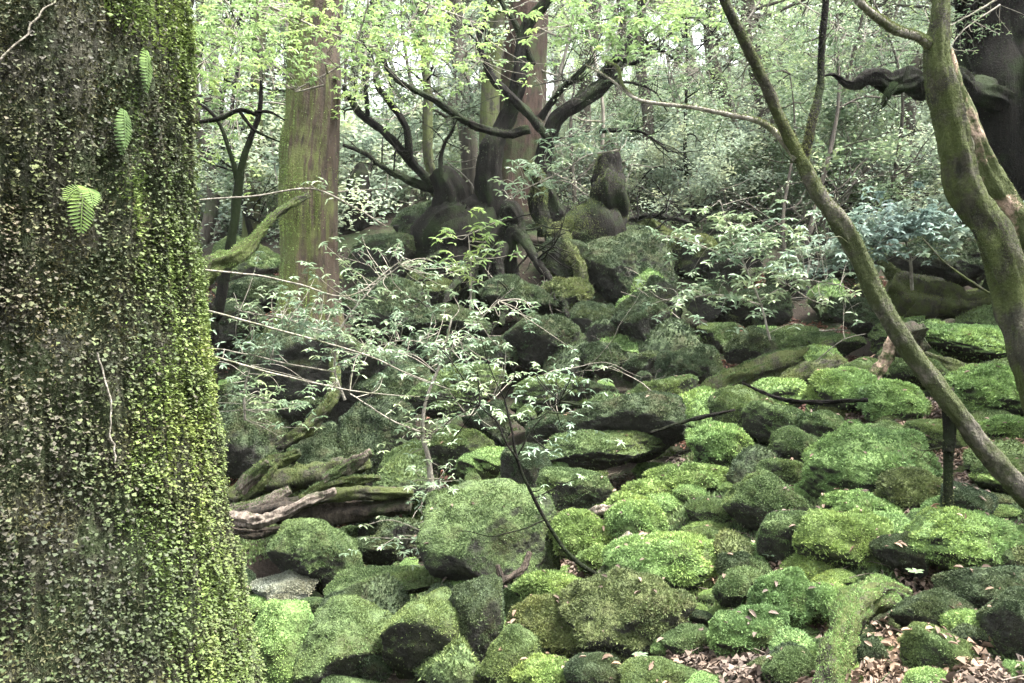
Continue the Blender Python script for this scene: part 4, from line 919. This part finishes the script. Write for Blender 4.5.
shrub('hanging_leafy_branch', 'leafy twig hanging in front of the twisted black tree', (600, 150, 7.0),
    [[(620, 150, 7.0, .008), (590, 155, 7, .007), (560, 172, 7, .006), (520, 190, 7, .004), (505, 200, 7, .002)]], [(535, 165, 40, 18, 7, .4, 22), (575, 150, 35, 14, 7, .4, 16), (505, 185, 22, 10, 7, .3, 8), (600, 130, 40, 16, 7.2, .4, 18)], 'leaf_spray', LL=.045, per=5, cat='branch')
# long bare canes running across from the giant trunk
for pts, lab in (([(205, 310, 4.0, .006), (260, 325, 4.2, .006), (330, 345, 4.4, .005), (400, 370, 4.6, .004), (450, 388, 4.8, .002)], 'upper long bare cane running from the giant trunk to the centre'),
                 ([(208, 355, 4.0, .006), (260, 368, 4.2, .006), (310, 380, 4.4, .005), (370, 392, 4.6, .004), (420, 396, 4.7, .002)], 'lower long bare cane running from the giant trunk to the centre'),
                 ([(205, 270, 5.0, .006), (262, 277, 5.0, .007), (300, 285, 5.0, .006), (350, 295, 5.1, .005), (400, 262, 5.2, .003)], 'wavy bare cane crossing the foot of the straight mossy trunk'),
                 ([(200, 200, 5.2, .005), (250, 196, 5.2, .006), (310, 190, 5.2, .006), (350, 204, 5.3, .005), (385, 225, 5.4, .003)], 'bare cane crossing the straight mossy trunk at mid-height')):
    shrub('bare_cane', lab, pts[0][:3], [pts], [(pts[2][0], pts[2][1], 50, 8, pts[2][2], .05, 3)], 'leaf_spray', group='long bare canes by the giant trunk')
shrub('overhead_spray', 'bright green leaf sprays hanging in from above at the top left', (330, -30, 6.0),
    [[(200, -40, 6, .012), (260, 0, 6, .01), (320, 30, 6, .008), (370, 45, 6.2, .004)], [(250, -5, 6, .008), (230, 30, 6, .006), (205, 60, 6, .003)], [(350, -50, 6, .01), (420, 0, 6.2, .008), (470, 20, 6.3, .004)], [(325, 85, 6, .008), (295, 90, 6, .006), (345, 60, 6, .006), (365, 15, 6, .008), (370, -30, 6, .01)]],
    [(240, 25, 60, 30, 6, .8, 46), (300, 20, 60, 25, 6, .8, 40), (370, 20, 50, 26, 6.2, .8, 34), (215, 70, 35, 26, 6, .7, 20), (440, 20, 60, 25, 6.3, .8, 36), (285, 62, 40, 18, 6, .5, 16)], 'leaf_lime', cat='branch', LL=.036, LW=.014, dens=1.5)
shrub('overhead_spray', 'light green leaf sprays hanging in from above at the top centre', (620, -30, 7.0),
    [[(680, -60, 7, .012), (650, 0, 7, .01), (620, 30, 7, .006)], [(650, -5, 7, .008), (600, 10, 7, .006), (570, 25, 7, .004)]],
    [(620, 20, 55, 26, 7, .8, 44), (670, 10, 50, 18, 7, .8, 30), (570, 30, 35, 14, 7, .5, 14), (615, 48, 26, 12, 7, .5, 12)], 'leaf_lime', cat='branch', LL=.036, LW=.014, dens=1.5)
shrub('overhead_spray', 'small-leaved grey-green sprays hanging between the straight mossy trunk and the twisted tree', (420, -30, 10.0),
    [[(430, -50, 10, .02), (420, 0, 10, .015), (400, 40, 10, .01), (380, 70, 10, .005)], [(425, -20, 10, .01), (460, 20, 10, .008), (480, 60, 10, .004)]], [(400, 40, 60, 34, 10, 1, 60), (450, 60, 50, 30, 10, 1, 40), (360, 90, 30, 26, 10, 1, 24)], 'leaf_lime', cat='branch', LL=.027, LW=.011, dens=1.5)
shrub('overhead_spray', 'small-leaved grey-green sprays hanging above the leaning sapling', (760, -30, 11.0),
    [[(780, -50, 11, .02), (760, 0, 11, .015), (730, 40, 11, .01), (700, 70, 11, .005)], [(765, -20, 11, .01), (830, 20, 11, .008), (880, 50, 11, .004)]], [(740, 40, 80, 36, 11, 1, 80), (840, 40, 60, 36, 11, 1, 60), (680, 80, 50, 26, 11, 1, 36)], 'leaf_mid', cat='branch', LL=.027, LW=.011, dens=1.5)
shrub('overhead_spray', 'pale leaf sprays hanging between the giant trunk and the straight mossy trunk', (230, -30, 9.0),
    [[(200, -50, 9, .02), (220, 0, 9, .015), (240, 50, 9, .01), (235, 110, 9, .004)], [(225, 0, 9, .01), (260, 40, 9, .008), (275, 90, 9, .004)]], [(235, 50, 40, 50, 9, 1, 60), (225, 130, 30, 36, 9, 1, 30)], 'leaf_lime', cat='branch', LL=.028, LW=.011, dens=1.5)
shrub('bare_twig_tangle', 'pale tangle of bare twigs hanging in front of the huge dark tree', (960, 30, 8.0),
    [[(1010, -10, 8.3, .012), (980, 10, 8.2, .01), (950, 25, 8.1, .006)], [(1000, 5, 8.2, .01), (965, 30, 8.1, .007), (945, 55, 8, .004)], [(990, -20, 8.2, .01), (950, -5, 8, .006), (925, 10, 8, .004)]],
    [(965, 25, 45, 28, 8.1, .3, 60)], 'leaf_mid', cat='branch', LL=.02, LW=.008, per=2)
shrub('green_cane', 'pale green cane arching down in front of the fallen branch at the right', (924, 240, 5.5),
    [[(922, 238, 5.5, .006), (945, 262, 5.5, .007), (975, 285, 5.5, .008), (1008, 302, 5.5, .009), (1040, 315, 5.5, .01)]], [], 'leaf_spray', bark='bark_mossgreen', cat='branch')

# dead branches caught among the rocks of the bank
for k, (px, py) in enumerate(((560, 350), (700, 330), (815, 320), (620, 300), (520, 380), (690, 400), (780, 365), (850, 300), (460, 330), (590, 420), (360, 520), (680, 280), (740, 300), (420, 300), (900, 330), (560, 300))):
    Yb = hit(px, py) - .25; b0 = P(px, py, Yb); ac = Acc(); a0 = rng.uniform(-.6, .6) + (math.pi if k % 2 else 0)
    grow(ac, b0 - [0, 0, .15], np.array([math.cos(a0), -.2, .35]), rng.uniform(.5, 1.1) * Yb / 8, .009 * Yb / 8, 2, .6, .05, None, 2)
    tag(obj('dead_branch', shift(ac, b0), M['bark_pale'], loc=b0), 'thin bare dead branch caught among the rocks of the bank', 'branch', 'dead branches among the rocks')
# small broad-leaved seedlings among the litter
for px, py, lab in ((935, 478, 'silvery broad-leaved seedling beneath the leaning sapling'), (872, 492, 'grey-leaved seedling on the lower rim of the largest bright dome'), (820, 545, 'seedling left of the yellow-topped dome'),
                    (770, 560, 'small seedling in the litter path'), (640, 660, 'small pale seedling at the bottom under the olive dome'), (915, 577, 'pair of pale leaves on the dark ledge at the lower right'), (905, 640, 'seedling at the foot of the dark ledge'), (700, 440, 'seedling at the edge of the black gap'),
                    (1000, 640, 'seedling in the lower right litter'), (560, 505, 'seedling on the green wedge stone')):
    Y = hit(px, py) - .05; b = P(px, py, Y); e = empty('seedling', b, lab, 'plant', 'seedlings among the litter'); ac = Acc(); st = Acc(); tube(st, [b - [0, 0, .05], b + [0, 0, .02]], [.002, .001], 4, 2, 0)
    n = 6; th = rng.uniform(0, 6.28) + np.arange(n) * 1.05; d = np.stack([np.cos(th), np.sin(th), np.full(n, .25)], 1); leaves(ac, np.repeat(b[None] + [0, 0, .02], n, 0), d, np.array([0, -.5, 1.]) + rdir(n) * .3, rng.uniform(.03, .05, n), rng.uniform(.014, .02, n))
    obj('leaves', shift(ac, b), M['leaf_mid'], e, smooth=False); obj('stem', shift(st, b), M['bark_mossgreen'], e)

# ------------------------------------------------------------------ the wood behind
def far_tree_proto(kind, lm, seed):
    global rng
    rng = np.random.default_rng(seed); e = empty('forest_tree', (0, 0, 0), None, None); tr = Acc(); br = Acc(); lv = Acc(); H = 9 + 3 * rng.random(); lean = rng.normal(size=2) * .5
    pts = [np.array([lean[0] * t * t + .2 * rng.normal() * (t > 0), lean[1] * t * t + .2 * rng.normal() * (t > 0), H * t - .4]) for t in np.linspace(0, 1, 7)]
    tube(tr, pts, list(np.linspace(.16, .03, 7)), 8, 5, .12); tips = []
    for k in range(18):
        j = rng.integers(1, 7); t = pts[j] + rng.normal(size=3) * .1
        a0 = rng.uniform(0, 6.28); d = np.array([math.cos(a0), math.sin(a0), rng.uniform(.0, .6)]); grow(br, t, d, rng.uniform(1.0, 2.4), .035, 2, .7, .1, tips, 3)
    tips = np.array(tips); tips = tips[tips[:, 2] > .6]; per = max(1, int(19000 / len(tips)))
    spray_leaves(lv, tips, per, .07, .034, .11, .4, 'diamond')
    obj('trunk', tr, M['bark_far'], e); obj('branches', br, M['bark_far'], e); obj('crown', lv, M[lm], e, smooth=False); return e
TL = {'a': 'slender tree of the wood behind with small mid green leaves', 'b': 'slender tree of the wood behind with pale grey-green leaves', 'c': 'slender tree of the wood behind with fresh yellow-green leaves'}
tp = [(far_tree_proto(0, 'leaf_far', 101), 'a'), (far_tree_proto(0, 'leaf_farpale', 102), 'b'), (far_tree_proto(0, 'leaf_far', 103), 'a'), (far_tree_proto(0, 'leaf_bright', 104), 'c'), (far_tree_proto(0, 'leaf_farpale', 105), 'b')]
used = set(); rng = np.random.default_rng(11)
def place(protos, k, x, y, s, rz, labels, cat, group, sink=0, used=used, tiltx=0):
    o, lk = protos[k]
    if o.name in used: o = copy_tree(o)
    else: used.add(o.name)
    o.location = (x, y, ground_z(x, y)[0] - sink); o.rotation_euler = (tiltx, 0, rz); o.scale = (s, s, s * rng.uniform(.9, 1.15)); tag(o, labels[lk], cat, group)
for row, (Y, n) in enumerate(((17, 7), (21, 9), (26, 11), (32, 12), (40, 13), (50, 13), (62, 13))):
    for k in range(n):
        px = 170 + (k + rng.uniform(.1, .9)) * (1100 - 170) / n; y = Y * rng.uniform(.92, 1.08); x = (px - CX) / F * y
        if px < 470 and rng.random() < .15: continue
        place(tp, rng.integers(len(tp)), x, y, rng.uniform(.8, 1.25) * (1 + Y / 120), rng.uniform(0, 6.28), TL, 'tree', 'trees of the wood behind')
def far_shrub_proto(lm, seed):
    global rng
    rng = np.random.default_rng(seed); e = empty('understory_shrub', (0, 0, 0), None, None); br = Acc(); lv = Acc(); tips = []
    for k in range(9):
        a0 = rng.uniform(0, 6.28); grow(br, np.zeros(3) - [0, 0, .1], np.array([math.cos(a0) * .8, math.sin(a0) * .8, 1.0]), rng.uniform(.8, 1.4), .02, 2, .7, .05, tips, 3)
    tips = np.array(tips); spray_leaves(lv, tips, max(1, int(7000 / len(tips))), .075, .035, .10, .35, 'diamond')
    obj('stems', br, M['bark_pale'], e); obj('leaves', lv, M[lm], e, smooth=False); return e
SL = {'a': 'leafy understory shrub with dull green leaves on the hillside behind', 'b': 'leafy understory shrub with pale leaves on the hillside behind'}
sp = [(far_shrub_proto('leaf_mid', 201), 'a'), (far_shrub_proto('leaf_farpale', 202), 'b'), (far_shrub_proto('leaf_far', 203), 'b'), (far_shrub_proto('leaf_mid', 204), 'a')]
rng = np.random.default_rng(13)
for row, (Y, n) in enumerate(((15.5, 9), (17.5, 12), (20, 14), (23, 15), (27, 16), (32, 16), (38, 16), (46, 16), (56, 14))):
    for k in range(n):
        px = 190 + (k + rng.uniform(.05, .95)) * (1060 - 190) / n; y = Y * rng.uniform(.94, 1.06); x = (px - CX) / F * y
        if row < 2 and 440 < px < 620: continue
        place(sp, rng.integers(len(sp)) if Y > 24 else (0, 2)[rng.integers(2)], x, y, rng.uniform(.8, 1.3) * (1 + Y / 60), rng.uniform(0, 6.28), SL, 'shrub', 'understory shrubs on the hillside behind', .05)

# the wood goes on to both sides of the picture
for k, (px, y) in enumerate(((-60, 17), (60, 20), (-150, 23), (130, 26), (0, 30), (100, 38), (-200, 34), (1120, 17), (1200, 22), (1150, 30), (1260, 36), (-120, 48), (60, 55))):
    place(tp, k % 5, (px - CX) / F * y, y, 1.2, k * 1.3, TL, 'tree', 'trees of the wood behind')
for k, (px, y) in enumerate(((20, 14), (120, 16), (-60, 15), (70, 19), (150, 22), (-120, 19), (1120, 13), (1180, 16), (0, 25), (100, 30))):
    place(sp, k % 4, (px - CX) / F * y, y, 1.3, k * 1.7, SL, 'shrub', 'understory shrubs on the hillside behind', .05)
def bare_proto(seed, bark):
    global rng
    rng = np.random.default_rng(seed); e = empty('bare_sapling', (0, 0, 0), None, None); st = Acc(); lv = Acc(); tips = []; H = 4.5
    pts = [np.array([.25 * math.sin(t * 5 + seed), .2 * math.cos(t * 4 + seed), H * t - .2]) for t in np.linspace(0, 1, 8)]
    tube(st, pts, list(np.linspace(.05, .012, 8)), 7, 5, .15); tw = Acc()
    for k in range(12):
        j = rng.integers(1, 8); a0 = rng.uniform(0, 6.28); grow(tw, pts[j], np.array([math.cos(a0), math.sin(a0), rng.uniform(-.1, .5)]), rng.uniform(.7, 1.7), .018, 2, .8, .05, tips, 3)
    spray_leaves(lv, tips, 1, .06, .03, .05, .4, 'diamond')
    obj('trunk', st, M[bark], e); obj('branches', tw, M[bark], e); obj('leaves', lv, M['leaf_far'], e, smooth=False); return e
BL = {'a': 'thin dark twiggy sapling in the understory behind the boulders', 'b': 'thin pale twiggy sapling in the understory behind the boulders'}
bp = [(bare_proto(301, 'bark_dark'), 'a'), (bare_proto(302, 'bark_pale'), 'b'), (bare_proto(303, 'bark_far'), 'a'), (bare_proto(304, 'bark_pale'), 'b')]
rng = np.random.default_rng(17)
for Y, n in ((13.5, 7), (15.5, 9), (18, 10), (21, 10), (25, 10)):
    for k in range(n):
        px = 200 + (k + rng.uniform(.05, .95)) * (1040 - 200) / n; y = Y * rng.uniform(.94, 1.06); x = (px - CX) / F * y
        if Y < 14 and 380 < px < 640: continue
        place(bp, rng.integers(4), x, y, rng.uniform(.8, 1.4), rng.uniform(0, 6.28), BL, 'tree', 'twiggy saplings behind the boulders', .05, tiltx=rng.uniform(-.25, .25))
nw = 150000; az = rng.uniform(math.radians(44), math.radians(316), nw); rr = rng.uniform(7.5, 13, nw); hh = rng.uniform(0, 1, nw) ** .8 * 9.5  # out-of-view ring of leaves, added so light comes mainly from overhead
xw, yw = np.sin(az) * rr, np.cos(az) * rr; pw = np.stack([xw, yw, hh], 1); kw = fbm(pw * .55, 3, 123) > -.12; pw = pw[kw]; pw[:, 2] += ground_z(pw[:, 0], pw[:, 1]); m = len(pw); ac = Acc(); sz = rng.uniform(.10, .24, m)
leaves(ac, pw, rdir(m) * np.array([1, 1, .5]), np.array([0, 0, 1.]) + rdir(m) * .6, sz, sz * .5, .2, 'diamond')
tag(obj('sky_blocking_wood', ac, M['leaf_mid'], smooth=False), 'unseen leafy wood beside and behind the viewer, added to block low sky light', 'wood', kind='stuff')

# ------------------------------------------------------------------ damp forest air
if HAZE:
    def hz(nt):
        v = nt.nodes.new('ShaderNodeVolumePrincipled'); v.inputs['Color'].default_value = (.93, 1, .96, 1); v.inputs['Density'].default_value = HAZE; v.inputs['Anisotropy'].default_value = .2; return v.outputs[0]
    hm = bpy.data.materials.new('forest_air'); hm.use_nodes = True; hm.node_tree.nodes.clear(); ho = hm.node_tree.nodes.new('ShaderNodeOutputMaterial'); hm.node_tree.links.new(hz(hm.node_tree), ho.inputs['Volume'])
    zmin = float(zz.min()) - 1; zmax = 60.0
    xs, ys = (-401, 401), (-61, 501)
    v = np.array([[x, y, z] for x in xs for y in ys for z in (zmin, zmax)], float)
    f = np.array([[0, 1, 3, 2], [4, 6, 7, 5], [0, 4, 5, 1], [2, 3, 7, 6], [0, 2, 6, 4], [1, 5, 7, 3]])
    o = obj('haze', Acc().add(v, f), hm, smooth=False); tag(o, 'thin pale haze hanging in the forest air', 'haze', kind='stuff')
